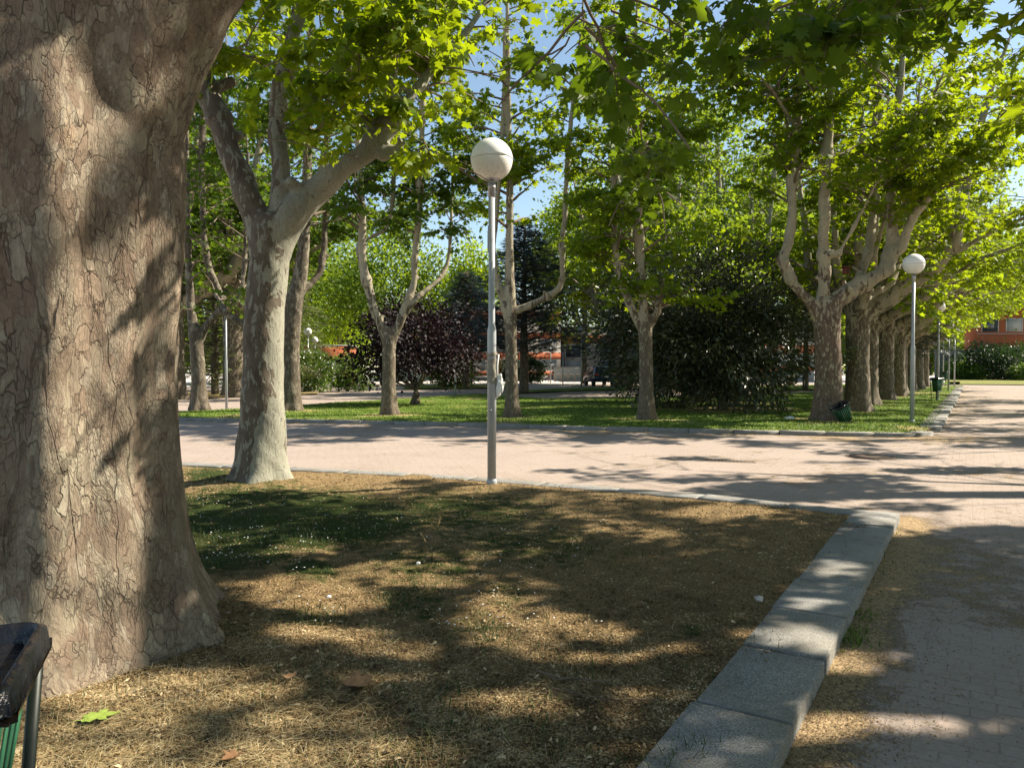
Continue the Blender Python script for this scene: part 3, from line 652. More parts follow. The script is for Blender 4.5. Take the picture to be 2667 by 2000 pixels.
def wood(name, tubes, mat, root, voxel=None, extra=None, nseg=14, smooth_it=2):
    """tubes: list of (pts, radii, npts); fused by voxel remesh when voxel is given"""
    mb_v, mb_f, off = [], [], 0; base = np.array(root.location)
    kn = np.random.default_rng(len(tubes)*7+int(abs(base[0])*10))
    for ti, (pts, rad, n) in enumerate(tubes):
        if voxel and ti and voxel > .025:
            tt = np.linspace(0, 1, n); rad = np.interp(tt, np.linspace(0, 1, len(rad)), rad)
            for q in kn.uniform(.15, .9, 4): rad = rad*(1+kn.uniform(.1, .38)*np.exp(-((tt-q)/.02)**2))
            rad = rad*(1+.06*np.sin(tt*23+ti))
            pts = resample(pts, n); pts = pts+(np.stack([fbm(tt*9+ti*3, tt*0+k_, 2, 61+k_) for k_ in range(3)], 1)-.5)*(rad*.9)[:, None]*np.minimum(1, tt*6)[:, None]
            for q in kn.uniform(.12, .8, 4):        # pruning stubs
                i = int(q*(n-1)); a_ = kn.uniform(0, 6.28); dv = np.array([math.cos(a_), math.sin(a_), kn.uniform(.3, 1.2)]); dv /= np.linalg.norm(dv); rr = rad[i]
                V, F = tube_geo(resample([pts[i], pts[i]+dv*rr*1.4, pts[i]+dv*(rr*1.5+kn.uniform(.04, .14))], 6), [rr*.55, rr*.42, rr*.36], 8); V = np.asarray(V)-base; mb_v.append(V); mb_f += [tuple(i_+off for i_ in f) for f in F]; off += len(V)
        V, F = tube_geo(resample(pts, n), rad, nseg) if voxel else tube_arr(resample(pts, n), rad, nseg)
        V = np.asarray(V)-base; mb_v.append(V)
        mb_f += [tuple(i+off for i in f) for f in F] if voxel else [F+off]; off += len(V)
    V = np.concatenate(mb_v)
    if not voxel:
        o = npmesh(name, V, np.concatenate(mb_f), mat, root, smooth=True); return o
    me = bpy.data.meshes.new(name); me.from_pydata([tuple(v) for v in V], [], mb_f); me.update()
    o = bpy.data.objects.new(name, me); COL.objects.link(o); o.parent = root
    md = o.modifiers.new('r', 'REMESH'); md.mode = 'VOXEL'; md.voxel_size = voxel; md.use_smooth_shade = True
    sm = o.modifiers.new('s', 'SMOOTH'); sm.factor = .6; sm.iterations = smooth_it
    dg = bpy.context.evaluated_depsgraph_get(); dg.update(); ev = o.evaluated_get(dg); m2 = bpy.data.meshes.new_from_object(ev)
    o.modifiers.clear(); old = o.data; o.data = m2; m2.name = name; bpy.data.meshes.remove(old); m2.materials.clear(); m2.materials.append(mat)
    n = len(m2.vertices); co = np.empty(n*3, np.float32); m2.vertices.foreach_get('co', co); co = co.reshape(-1, 3)
    nr = np.empty(n*3, np.float32); m2.vertices.foreach_get('normal', nr); nr = nr.reshape(-1, 3)
    w = co+base; dsp = (fbm(w[:, 0]*3.1+w[:, 2]*1.3, w[:, 1]*3.1+w[:, 2]*2.1, 4, 5)-.5)*.05
    if extra is not None: dsp = dsp+extra(w)
    co = co+nr*dsp[:, None]; m2.vertices.foreach_set('co', co.astype(np.float32).ravel()); m2.update(); return o
def add_foliage(root, br, lv, leafm, twigm, bname='branches', cname='crown'):
    base = np.array(root.location)
    npmesh(bname, br[0]-base, br[1], twigm, root, smooth=True)
    npmesh(cname, lv[0]-base, lv[1], leafm, root, attrs={'rnd': ('FACE', lv[2])})
def copy_tree(o, loc, rz=0, sc=1, label=None):
    r = o.copy(); COL.objects.link(r); r.location = loc; r.rotation_euler = (0, 0, rz); r.scale = (sc, sc, sc) if not hasattr(sc, '__len__') else sc
    if label: r['label'] = label
    for ch in list(o.children):
        c = ch.copy(); COL.objects.link(c); c.parent = r
        for g in list(ch.children):
            d = g.copy(); COL.objects.link(d); d.parent = c
    return r

# where the sun reaches the foreground through the crowns (photo pixels: centre, radii, strength)
LIT = [(200,1920,500,120),(680,1985,400,120),(60,1960,200,120),(600,1800,110,45),(790,1545,190,38),(890,1655,100,20),(1020,1722,90,28),(760,1655,70,22),(1420,1640,220,34),(1560,1725,150,38),(1630,1765,80,20),
       (800,1424,80,20),(880,1268,120,16),(1290,1575,70,22),(1080,1500,50,18),(560,1245,40,20),(690,1262,60,14),(2120,1560,90,20),(2050,1660,100,25),(2440,1800,220,40),(2260,1690,130,28),(2200,1860,90,60),(1250,1270,70,12),(1850,1330,140,12),
       (2500,1345,260,30),(2420,1290,300,50),(2340,1345,60,16),(2160,1480,60,12),(1330,1820,60,20)]
SHD = [(560,1940,70,26),(500,1875,80,30),(60,1850,60,25),(1520,1668,70,12),(1180,1668,30,20),(2560,1795,60,14)]
STREAK = [(1000,1142,620,22),(560,1125,150,18),(600,1195,160,16),(1020,1190,170,8),(1400,1215,170,9),(1650,1205,120,12),(1750,1228,300,12),(2100,1262,300,26),(2250,1230,160,12),(1850,1180,120,7),(2300,1160,330,16),(2500,1210,180,10),
          (2350,1300,180,12),(2560,1370,180,22),(1450,1160,260,10),(560,1160,110,8),(1550,1238,150,9)]
TRUNK_LIT = [(-1.98, 3.58, z_, r_) for z_, r_ in ((3.05,.22),(2.55,.16),(1.95,.2),(1.45,.16),(.95,.2),(.45,.34),(.2,.3))]+[(-2.5,3.5,.3,.25),(-2.3,3.5,.75,.16),(-2.6,3.5,2.3,.18),(-2.7,3.5,1.5,.15),(-2.2,3.5,2.9,.12),(-1.75,3.6,.3,.22)]
def litprob(u, v, rng):
    wob = 1+.5*(vnoise(u*.02, v*.035, 3)-.5)
    p = np.zeros(np.shape(u))
    for cu, cv, ru, rv in LIT:
        m = .08*F_PX/np.clip((CAMZ-LAWN)*F_PX/(cv-HZN), 2.5, 40); mv = m*min(1, (cv-HZN)/F_PX/.9+.12)      # leaf radius as it is seen there
        p = np.maximum(p, (((u-cu)/(ru+m))**2+((v-cv)/(rv+mv))**2)*wob < 1.)
    for cu, cv, ru, rv in SHD: p = np.where(((u-cu)/ru)**2+((v-cv)/rv)**2 < 1, 0, p)
    xr = (v < 1262+np.clip((u-1270)*.0715, -45, 80)) & (v > 1090)
    p = np.where(xr, 1, p)
    for cu, cv, ru, rv in STREAK: p = np.where((((u-cu)/ru)**2+((v-cv)/rv)**2)*(.6+.9*vnoise(u*.012, v*.11, 6)) < .85, .12, p)
    return p
def sun_keep(pos, rng=np.random.default_rng(99)):
    """thin the off-frame crowns where their shadow would fall on ground the photo shows in sun"""
    pos = np.asarray(pos); t = (pos[:, 2]-LAWN)/SUN[2]; gpt = pos-SUN[None]*t[:, None]
    u, v = proj(gpt); f = gpt[:, 1] > .5
    p = np.where(f, litprob(u, v, rng), 0); k = rng.random(len(pos)) > p
    for x_, y_, z_, r_ in TRUNK_LIT:
        d = pos-np.array([x_, y_, z_]); a = d @ SUN; k &= ~((a > 0) & (np.linalg.norm(d-a[:, None]*SUN[None], axis=1) < r_))
    # lamp by the kerb and the right limb of the second tree stand in sun
    for x_, y_, z_, r_ in ((LP[0], LP[1], 4.25, .45), (LP[0], LP[1], 1.3, .3), (T2[0]+.9, 9.9, 4.0, .55), (T2[0]+1.5, 9.9, 4.6, .5), (T2[0]+1.9, 9.9, 5.4, .6), (T2[0]+2.1, 9.9, 6.6, .6), (T2[0]+.28, 9.9, 2.6, .13), (T2[0]+.28, 9.9, 1.9, .13),(T2[0]+1.2, 9.6, 3.9, .45)):
        d = pos-np.array([x_, y_, z_]); a = d @ SUN; k &= ~((a > 0) & (np.linalg.norm(d-a[:, None]*SUN[None], axis=1) < r_))
    return k
LP = P(1281, 1258)
def dapple(pos, sc=1.1, thr=.47, pr=.93, rng=np.random.default_rng(77)):
    """open clumpy gaps through the crown in the direction of the sun"""
    pos = np.asarray(pos); g_ = pos-SUN[None]*((pos[:, 2]-LAWN)/SUN[2])[:, None]
    n = fbm(g_[:, 0]*sc+3, g_[:, 1]*sc*1.2, 2, 41); return ~((n > thr) & (rng.random(len(pos)) < pr))
def prune(table, holes=()):
    tu = [t[0] for t in table]; tv = [t[1] for t in table]
    def f(pos):
        u, v = proj(pos); k = v < np.interp(u, tu, tv)+30*(vnoise(u*.03, v*.03, 12)-.5)
        for cu, cv, ru, rv in holes: k &= ((u-cu)/ru)**2+((v-cv)/rv)**2 > .8+.5*vnoise(u*.05, v*.05, 13)
        return k
    return f
GAPS = [(1268,425,88,92), (1215,560,55,150), (1450,110,60,60), (1440,540,45,60), (1250,200,50,90), (1700,40,60,60), (1690,250,45,90), (1470,620,40,60), (1330,120,40,60), (880,490,110,50), (715,330,45,110), (590,330,50,110)]

# --- the huge trunk at the left
def W(*p): return np.array(p, float)
b1 = W(T1[0], T1[1], .10)
t1 = thing('plane_tree', 'huge old plane tree with cracked grey-brown bark filling the left edge of the photo', 'tree', tuple(b1))
ang0 = math.atan2(-4.24, 2.65)
def flare1(w):
    dx, dy, z = w[:, 0]-T1[0], w[:, 1]-T1[1], w[:, 2]-.1; th = np.arctan2(dy, dx)
    lob = .5+.5*np.cos((th-(-.25))*5+.6*np.sin(th*2)); f = np.exp(-np.maximum(z, 0)/.34)*(.15+.10*lob**1.5)
    flu = .028*np.cos(th*7+z*.35)+.02*np.cos(th*13-z*.6+1); inb = np.hypot(dx, dy) < 1.3
    return np.where(inb, f+flu*np.exp(-np.maximum(z-2.5, 0)), 0)
wood('trunk', [([W(T1[0],T1[1],-.15), W(T1[0],T1[1],.5), W(T1[0]-.02,T1[1],1.6), W(T1[0]-.0,T1[1],2.6), W(T1[0]-.05,T1[1]+.02,3.3), W(-2.8,4.14,4.3), W(-3.1,4.3,6.5), W(-3.2,4.4,9)], [.76,.715,.69,.72,.69,.48,.38,.2], 40),
    ([W(-2.46,4.08,2.2), W(-2.28,4.06,3.05), W(-1.86,4.04,3.85), W(-1.28,4.02,4.75), W(-.5,4.05,6.0), W(.6,4.3,7.4)], [.48,.51,.46,.40,.32,.2], 40),
    ([W(-2.9,4.15,3.2), W(-3.8,3.9,4.3), W(-5,3.6,6)], [.48,.38,.25], 16)], M['bark1'], t1, .02, flare1, 40, 3)
rg = np.random.default_rng(11)
pr1 = prune([(300,-50),(600,-20),(1000,60),(1300,110),(1400,230),(1460,270),(1530,300),(1560,230),(1600,470),(1700,590),(1780,480),(1830,230),(2000,170),(2200,210),(2450,140),(2667,230),(2900,300)], GAPS)
vis1 = lambda p: sun_keep(p) & pr1(p)
lim = [([W(-1.25,4.15,4.8), W(-.5,4.1,6.0), W(.6,4.3,7.4)], .3, .15), ([W(-.9,4.1,5.3), W(.2,4.9,5.6), W(1.2,5.8,5.5)], .1, .04), ([W(-.5,4.1,6), W(-.2,5.6,6.6), W(.5,7.2,6.9)], .12, .04),
       ([W(-.5,4.1,6.0), at(1420,-500,6.5), at(1560,-80,8.2), at(1640,200,9.0), at(1690,380,9.3), at(1715,500,9.5)], .07, .012, 1.1, .45), ([at(1560,-80,8.2), at(1500,60,8.6), at(1440,200,8.8), at(1420,300,9)], .03, .01, .8, .2),
       ([W(.2,4.9,5.6), at(1500,-260,5.2), at(1520,-20,5.1), at(1525,120,5.1)], .03, .01, .5, .5), ([W(.6,4.3,7.4), at(2000,-500,6), at(2250,-160,6.3), at(2450,-60,6.6), at(2640,-40,7)], .05, .01, 1.3, .35), ([at(2000,-500,6), at(2020,-150,5.8), at(2080,30,5.8), at(2100,100,5.8)], .03, .01, .7, .4),
       ([W(-3.2,4.4,6.5), W(-3.3,4.5,9), W(-3,5,11)], .3, .1, 1.3), ([W(-3.2,4.4,6), W(-2.6,6,7.5), W(-2,8,8.4)], .15, .04), ([W(-5,3.6,6), W(-6,3.2,8)], .2, .1)]
br, lv = grow(lim, rg, 12, (.6, 1.5), 9, (.3, .8), 7, .14, 0, keep=vis1, up=.05)
add_foliage(t1, br, lv, M['leaf_shaded'], M['twig'])
# one low spray hangs into the top of the view
# --- second tree
Y2 = T2[1]
def L2(u, v, dy=0): return at(u, v, Y2+dy)
t2 = thing('plane_tree', 'plane tree with smooth mottled trunk forking above head height beside the cross road', 'tree', (T2[0], T2[1], .12))
def flare2(w):
    dx, dy, z = w[:, 0]-T2[0], w[:, 1]-T2[1], w[:, 2]-.12; th = np.arctan2(dy, dx)
    return np.where(np.hypot(dx, dy) < .8, np.exp(-np.maximum(z, 0)/.20)*(.05+.10*(.5+.5*np.cos(th*5+.8))), 0)
tb2 = [([L2(679,1275), L2(682,1180), L2(686,1000), L2(690,800), L2(700,680), L2(706,600), L2(712,560)], [.34,.31,.265,.25,.25,.28,.22], 34),
       ([L2(705,680), L2(672,590), L2(640,500), L2(610,430), L2(575,340), L2(548,250), L2(530,120,.2), L2(520,-100,.4), L2(500,-400,.6)], [.22,.20,.16,.15,.14,.14,.09,.07,.05], 40),
       ([L2(712,640), L2(722,560), L2(728,450), L2(727,340), L2(738,240), L2(752,170), L2(772,80), L2(795,-20), L2(830,-300), L2(850,-700)], [.20,.13,.115,.11,.12,.10,.09,.085,.07,.03], 44),
       ([L2(708,680), L2(745,600), L2(805,520), L2(880,450), L2(950,400), L2(1000,350), L2(1012,290), L2(1015,220), L2(1035,120), L2(1052,0), L2(1080,-250), L2(1100,-600)], [.20,.23,.175,.145,.135,.13,.115,.10,.09,.08,.06,.03], 50),
       ([L2(990,400,-.05), L2(1028,395,-.1), L2(1046,392,-.12)], [.10,.07,.06], 8),
       ([L2(1000,350), L2(1050,280), L2(1090,225,.1), L2(1150,150,.3), L2(1230,60,.6), L2(1320,-80,.9)], [.10,.075,.065,.055,.045,.03], 20)]
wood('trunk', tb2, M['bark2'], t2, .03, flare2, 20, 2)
rg = np.random.default_rng(21)
lim = [([L2(548,250), L2(530,120,.2), L2(520,-100,.4), L2(500,-400,.6)], .12, .05, .9, .2), ([L2(772,80), L2(795,-20), L2(830,-300), L2(850,-700)], .1, .03, 1, .1),
       ([L2(1015,220), L2(1035,120), L2(1052,0), L2(1080,-250), L2(1100,-600)], .1, .03, 1.4, .0), ([L2(1050,280), L2(1090,225,.1), L2(1150,150,.3), L2(1230,60,.6), L2(1320,-80,.9)], .07, .03, 1.0, .1),
       ([L2(830,500), L2(840,420,-.4), L2(815,350,-.7), L2(790,330,-.8)], .04, .015, .6, .3), ([L2(1000,350), L2(960,290,-.4), L2(900,250,-.7), L2(820,230,-.9)], .04, .015, .9, .2),
       ([L2(1020,300), L2(1080,340,-.3), L2(1130,400,-.5), L2(1170,440,-.6)], .04, .015, .6, .4), ([L2(1015,240), L2(1090,200,-.5), L2(1140,150,-.8), L2(1170,120,-.9)], .04, .015, .8, .3),
       ([L2(735,250), L2(690,180,-.3), L2(640,120,-.5)], .03, .015, .4, .4), ([L2(770,90), L2(860,60,-.5), L2(960,60,-.8)], .04, .015, .8, .3)]
br, lv = grow(lim, rg, 11, (.5, 1.4), 8, (.25, .7), 7, .145, 0, up=.1, keep=prune([(300,250),(520,300),(620,380),(690,350),(760,415),(850,430),(930,350),(1010,340),(1040,470),(1110,440),(1190,490),(1210,330),(1300,200),(1500,100)], GAPS), droop=.5)
add_foliage(t2, br, lv, M['leaf'], M['twig'])

# --- planes on the far lawn, limbs traced, each at its own distance
def traced(key, label, limbs, r0, voxel, seed, bark, name='plane_tree', fol=None, leafk='leaf', kind=1, ref=None, fl=.09, fz=.25):
    base = FB[key]; yb = base[1]
    root = thing(name, label, 'tree', tuple(base), group='plane trees on the far lawn')
    tubes = []; gl = []
    for i, (pl, rad, gr) in enumerate(limbs):
        pts = [at(q[0], q[1], yb+(q[2] if len(q) > 2 else 0)) for q in pl]; tubes.append((pts, rad, 8*len(pts)))
        if gr:
            k = gr[1] if len(gr) > 1 else 0; gl.append((pts[k:], rad[min(k, len(rad)-1)], rad[-1], gr[0]))
    ex = lambda w: np.where(np.hypot(w[:, 0]-base[0], w[:, 1]-yb) < .9, np.exp(-np.maximum(w[:, 2]-base[2], 0)/fz)*fl*(.6+.6*np.cos(np.arctan2(w[:, 1]-yb, w[:, 0]-base[0])*5+seed)), 0)
    wood('trunk', tubes, bark, root, voxel, ex, 14, 2)
    rg = np.random.default_rng(seed); br, lv = grow(gl, rg, **(fol or {}), kind=kind, keep=lambda p: dapple(p, 1.0, .50, .85))
    add_foliage(root, br, lv, M[leafk], M['twig']); return root
fo = dict(ns=22, sl=(1.0, 2.5), nt=13, tl=(.4, 1.0), nl=10, size=.165, up=.12)
traced('C', 'slim forked plane tree in front of the purple-leaved tree on the far lawn', [
  ([(1014,1090),(1013,1000),(1013,930),(1014,880),(1012,850)], [.27,.215,.21,.23,.16], None),
  ([(1012,905),(992,850),(972,800),(950,720),(942,650),(942,520),(936,380),(930,200),(925,-50)], [.16,.15,.14,.13,.12,.12,.10,.08,.05], (1.6, 3)),
  ([(1014,905),(1040,840),(1062,780),(1080,735),(1084,640),(1096,520),(1100,380),(1104,200),(1108,-60)], [.16,.15,.13,.11,.10,.10,.09,.07,.05], (1.6, 3)),
  ([(1045,835),(1090,775),(1130,740,.3),(1160,700,.6),(1175,600,.8),(1180,450,1),(1182,250,1.2)], [.10,.09,.08,.07,.06,.05,.03], (.9, 3)),
  ([(950,720),(942,690,.3),(935,640,.6),(1000,600,1),(1020,540,1),(1026,400,1),(1030,150,1)], [.09,.09,.07,.06,.07,.07,.04], (.9, 3))], .2, .045, 31, M['bark3'], leafk='leaf_shaded', fol=fo)
traced('D', 'slender plane tree behind the tall lamp post, one bare limb bent out to the right', [
  ([(1333,1098),(1333,1000),(1331,900),(1329,800),(1327,640),(1328,480),(1325,300),(1322,100),(1320,-100)], [.23,.185,.175,.18,.12,.10,.08,.07,.05], (1.7, 3)),
  ([(1326,845),(1303,770),(1288,700),(1284,640),(1292,560),(1302,470),(1310,300),(1315,60)], [.11,.10,.09,.08,.07,.07,.06,.04], (1.0, 4)),
  ([(1338,812),(1375,798),(1420,775),(1458,748),(1468,715),(1465,650),(1472,560),(1480,430),(1492,280),(1510,120),(1525,-80)], [.12,.115,.10,.10,.095,.085,.08,.075,.065,.05,.035], (1.0, 6)),
  ([(1290,700),(1275,640,.4),(1280,520,.6),(1278,380,.6)], [.06,.06,.05,.03], (.6, 2))], .18, .04, 32, M['bark3'], fol=dict(fo, ns=20))
traced('E', 'leafy plane tree with three upright limbs beside the big dark magnolia', [
  ([(1684,1103),(1684,1000),(1682,920),(1681,850),(1678,820)], [.25,.20,.195,.21,.15], None),
  ([(1680,870),(1672,780),(1665,680),(1660,560),(1657,430),(1652,300),(1655,150),(1662,-40)], [.15,.14,.13,.12,.10,.08,.07,.05], (2.4, 0)),
  ([(1676,865),(1650,820),(1630,770),(1612,700),(1602,620),(1600,500),(1604,380),(1598,220),(1600,0)], [.12,.115,.11,.10,.09,.08,.07,.05,.04], (1.8, 1)),
  ([(1688,860),(1705,830),(1714,800),(1718,782)], [.11,.10,.09,.09], (.5, 1)),
  ([(1660,560),(1700,480,-.3),(1720,400,-.4),(1730,250,-.4)], [.07,.06,.05,.03], (.9, 1))], .2, .045, 33, M['bark3'], fol=dict(fo, ns=20, up=.1))
traced('A', 'dark crooked plane tree at the far left next to the yellow-green cedar', [
  ([(520,1075),(518,1000),(514,930),(510,880),(500,820),(492,700),(488,500),(485,200)], [.32,.25,.24,.25,.15,.13,.10,.06], (1, 4)),
  ([(514,905),(535,850),(565,815),(585,800),(560,740),(538,680),(530,560),(528,400),(532,200),(530,-50)], [.15,.14,.13,.15,.14,.13,.11,.10,.08,.05], (1.2, 4)),
  ([(585,800),(630,760,.6),(640,600,.8),(645,350,.8)], [.10,.09,.07,.05], (.8, 1))], .3, .05, 34, M['bark4'], leafk='leaf_shaded', fol=dict(fo, ns=18, sl=(1.2, 3.0)))
traced('B', 'dark trunked plane tree half hidden behind the forked tree by the cross road', [
  ([(757,1080),(757,980),(758,880),(768,780),(785,700),(793,600),(800,450),(805,250),(812,0)], [.38,.32,.31,.30,.24,.20,.17,.13,.09], (1.1, 4)),
  ([(752,905),(718,870),(672,850),(635,842),(590,812),(560,760,.4)], [.18,.16,.15,.13,.10,.06], (.3, 3)),
  ([(768,780),(835,700,.6),(850,560,.8),(852,380,1),(850,150,1)], [.14,.12,.10,.09,.06], (1.1, 1)),
  ([(755,820),(735,700,.5),(738,560,.5),(730,350,.5),(725,100,.5)], [.13,.12,.11,.08,.05], (1.0, 2))], .3, .05, 35, M['bark4'], leafk='leaf_shaded', fol=dict(fo, ns=18, sl=(1.2, 3.0)))
ff = traced('F', 'stout rough-barked plane tree with a green bin leaning on its foot', [
  ([(2156,1106),(2157,1000),(2156,900),(2153,830),(2150,780)], [.43,.37,.35,.38,.30], None),
  ([(2140,835),(2108,790),(2075,750),(2053,720),(2038,680),(2050,630),(2062,560),(2070,450),(2077,340),(2084,220),(2090,50)], [.22,.17,.15,.14,.155,.14,.13,.12,.11,.09,.06], (1.5, 5)),
  ([(2148,830),(2140,770),(2145,720),(2149,660),(2148,600),(2152,500),(2158,370),(2166,220),(2172,60),(2180,-120)], [.22,.18,.16,.16,.15,.15,.13,.10,.08,.05], (1.6, 4)),
  ([(2160,835),(2180,785),(2225,757),(2275,722),(2312,692),(2320,650),(2318,560),(2325,470),(2332,350),(2345,200),(2360,0)], [.28,.26,.23,.21,.20,.19,.15,.14,.11,.09,.06], (1.8, 4)),
  ([(2312,690),(2338,650,-.2),(2366,600,-.4),(2400,540,-.6),(2455,470,-1),(2530,380,-1.5),(2620,290,-2)], [.14,.13,.12,.11,.10,.07,.04], (1.5, 2)),
  ([(2150,660),(2175,665,-.2),(2187,655,-.3)], [.09,.08,.085], None),
  ([(2062,560),(2050,450,.5),(2048,300,.7),(2050,100,.8)], [.08,.07,.06,.04], (1, 1)),
  ([(2225,757),(2262,640,.8),(2275,500,1.2),(2280,300,1.5),(2290,100,1.8)], [.14,.12,.10,.08,.05], (1.2, 1)),
  ([(2187,655,-.3),(2240,560,-.8),(2300,450,-1.4),(2380,330,-2)], [.06,.05,.04,.03], (1, 1)),
  ([(2325,470),(2370,380,-1),(2430,250,-2),(2500,100,-3)], [.08,.07,.05,.03], (1.2, 0)),
  ([(2077,340),(2020,250,-1),(1960,180,-1.5),(1900,120,-2)], [.06,.05,.04,.03], (1.2, 0))],
  .4, .05, 36, M['bark5'], fol=dict(fo, ns=20, sl=(1.0, 2.5), nt=13, nl=10), fl=.10)
ff['group'] = 'plane trees in the row along the avenue'

# --- row along the avenue: two built, the rest copied
def row_tree(seed, loc, label, group, leafk='leaf', lean=1.0, bark='bark3', keep=None, fol=None, hs=1.0, reach=1.0):
    rg = np.random.default_rng(seed); R2 = np.array([RN[0], RN[1], 0]); F3 = np.array([RD[0], RD[1], 0]); b = np.array(loc, float)
    root = thing('plane_tree', label, 'tree', tuple(b), group=group); z = np.array([0, 0, 1.])
    h = rg.uniform(2.9, 3.5); top = b+z*h+F3*rg.normal(0, .1); tubes = [([b-z*.2, b+z*.4, b+z*1.6, top, top+z*.5], [.50,.42,.38,.40,.30], 22)]; gl = []
    specs = [(R2*1.0*lean, 2.6, 1.25), (R2*.55*lean+F3*.5, 1.6, 1), (-R2*.75+F3*.2, 1.5, .9), (-F3*.7+R2*.25, 1.4, .9), (F3*.2, .4, 1), (-R2*.3-F3*.3, .9, .8)]
    for dv, out, m in specs:
        dv = dv+F3*rg.normal(0, .12); d1 = unit(dv)*out*rg.uniform(.85, 1.15)
        p = [top-z*.4, top+d1*.35+z*.35, top+d1+z*rg.uniform(.9, 1.5), top+d1*1.25+z*(3.2+rg.uniform(-.3, .4)), top+d1*1.5*reach+z*6*hs, top+d1*1.9*reach+z*(8.6*hs+rg.uniform(-1, 1))]
        tubes.append((p, [.26*m**.5,.22*m,.18*m,.13*m,.09*m,.04], 26)); gl.append((p[1:], .15, .04, 1.3, .12))
        if out > 1.2:
            q = [p[2], p[2]+d1*.7+z*1.0, p[2]+d1*1.6+z*1.6, p[2]+d1*2.4+z*1.9]; tubes.append((q, [.10,.08,.06,.03], 12)); gl.append((q, .07, .03, 1.0, .15))
    ex = lambda w: np.where(np.hypot(w[:, 0]-b[0], w[:, 1]-b[1]) < .9, np.exp(-np.maximum(w[:, 2]-b[2], 0)/.25)*.1*(.6+.6*np.cos(np.arctan2(w[:, 1]-b[1], w[:, 0]-b[0])*5+seed)), 0)
    wood('trunk', tubes, M[bark], root, .07, ex, 12, 2)
    br, lv = grow(gl, rg, **(fol or dict(ns=18, sl=(1.1, 2.8), nt=12, tl=(.5, 1.1), nl=10, size=.18, up=.12)), kind=1, keep=keep)
    add_foliage(root, br, lv, M[leafk], M['twig']); return root
GR = 'plane trees in the row along the avenue'
ordn = ['', 'second', 'third', 'fourth', 'fifth', 'sixth', 'seventh', 'eighth', 'ninth', 'tenth']
rt = []
for k in range(1, 10):
    p = FB['F'][:2]+RD*5.2*k+RN*(.15*math.sin(k*2.1)); lab = 'pale barked plane tree leaning over the avenue, %s in the row from the leaning bin' % ordn[k]
    if k <= 2: rt.append(row_tree(50+k, (p[0], p[1], LAWN), lab, GR, 'leaf' if k == 1 else 'leaf_bright', keep=lambda p: dapple(p, 1.0, .50, .85)))
    else: copy_tree(rt[k % 2], (p[0], p[1], LAWN), [0, .25, -.2, .15][k % 4], 1.0+.05*math.sin(k), lab)
# row on the other side of the avenue: trunks out of frame, crowns reach in and shade the foreground
GS = 'plane trees on the other side of the avenue'
side = C0+RN*9.3
fol_s = dict(ns=20, sl=(1.3, 3.2), nt=12, tl=(.6, 1.2), nl=10, size=.21, up=.05)
s1p = side+RD*1.5; s2p = side+RD*8.5; s0p = side-RD*6
row_tree(61, (s1p[0], s1p[1], .05), 'plane tree whose dark overhanging leaves fringe the upper right corner', GS, 'leaf', -1.5, keep=sun_keep, fol=fol_s, reach=1.35)
row_tree(64, (s0p[0], s0p[1], .05), 'plane tree across the avenue beside the camera, never in the frame', GS, 'leaf', -1.4, keep=sun_keep, fol=fol_s, reach=1.2)
row_tree(62, (s2p[0], s2p[1], .05), 'plane tree across the avenue whose twigs hang over the paving at the right edge', GS, 'leaf', -1.4, keep=sun_keep, fol=fol_s, reach=1.2)
s3 = None
for k in range(3):
    p = side+RD*(17+11*k); lab = ['nearer', 'middle', 'farther'][k]+' of three crowns reaching over the avenue at the right edge'
    if s3 is None: s3 = row_tree(63, (p[0], p[1], .05), lab, GS, 'leaf_bright', -1.1, keep=lambda p: dapple(p, .9, .43, .97), hs=.9)
    else: copy_tree(s3, (p[0], p[1], .05), .3*k, 1, lab)

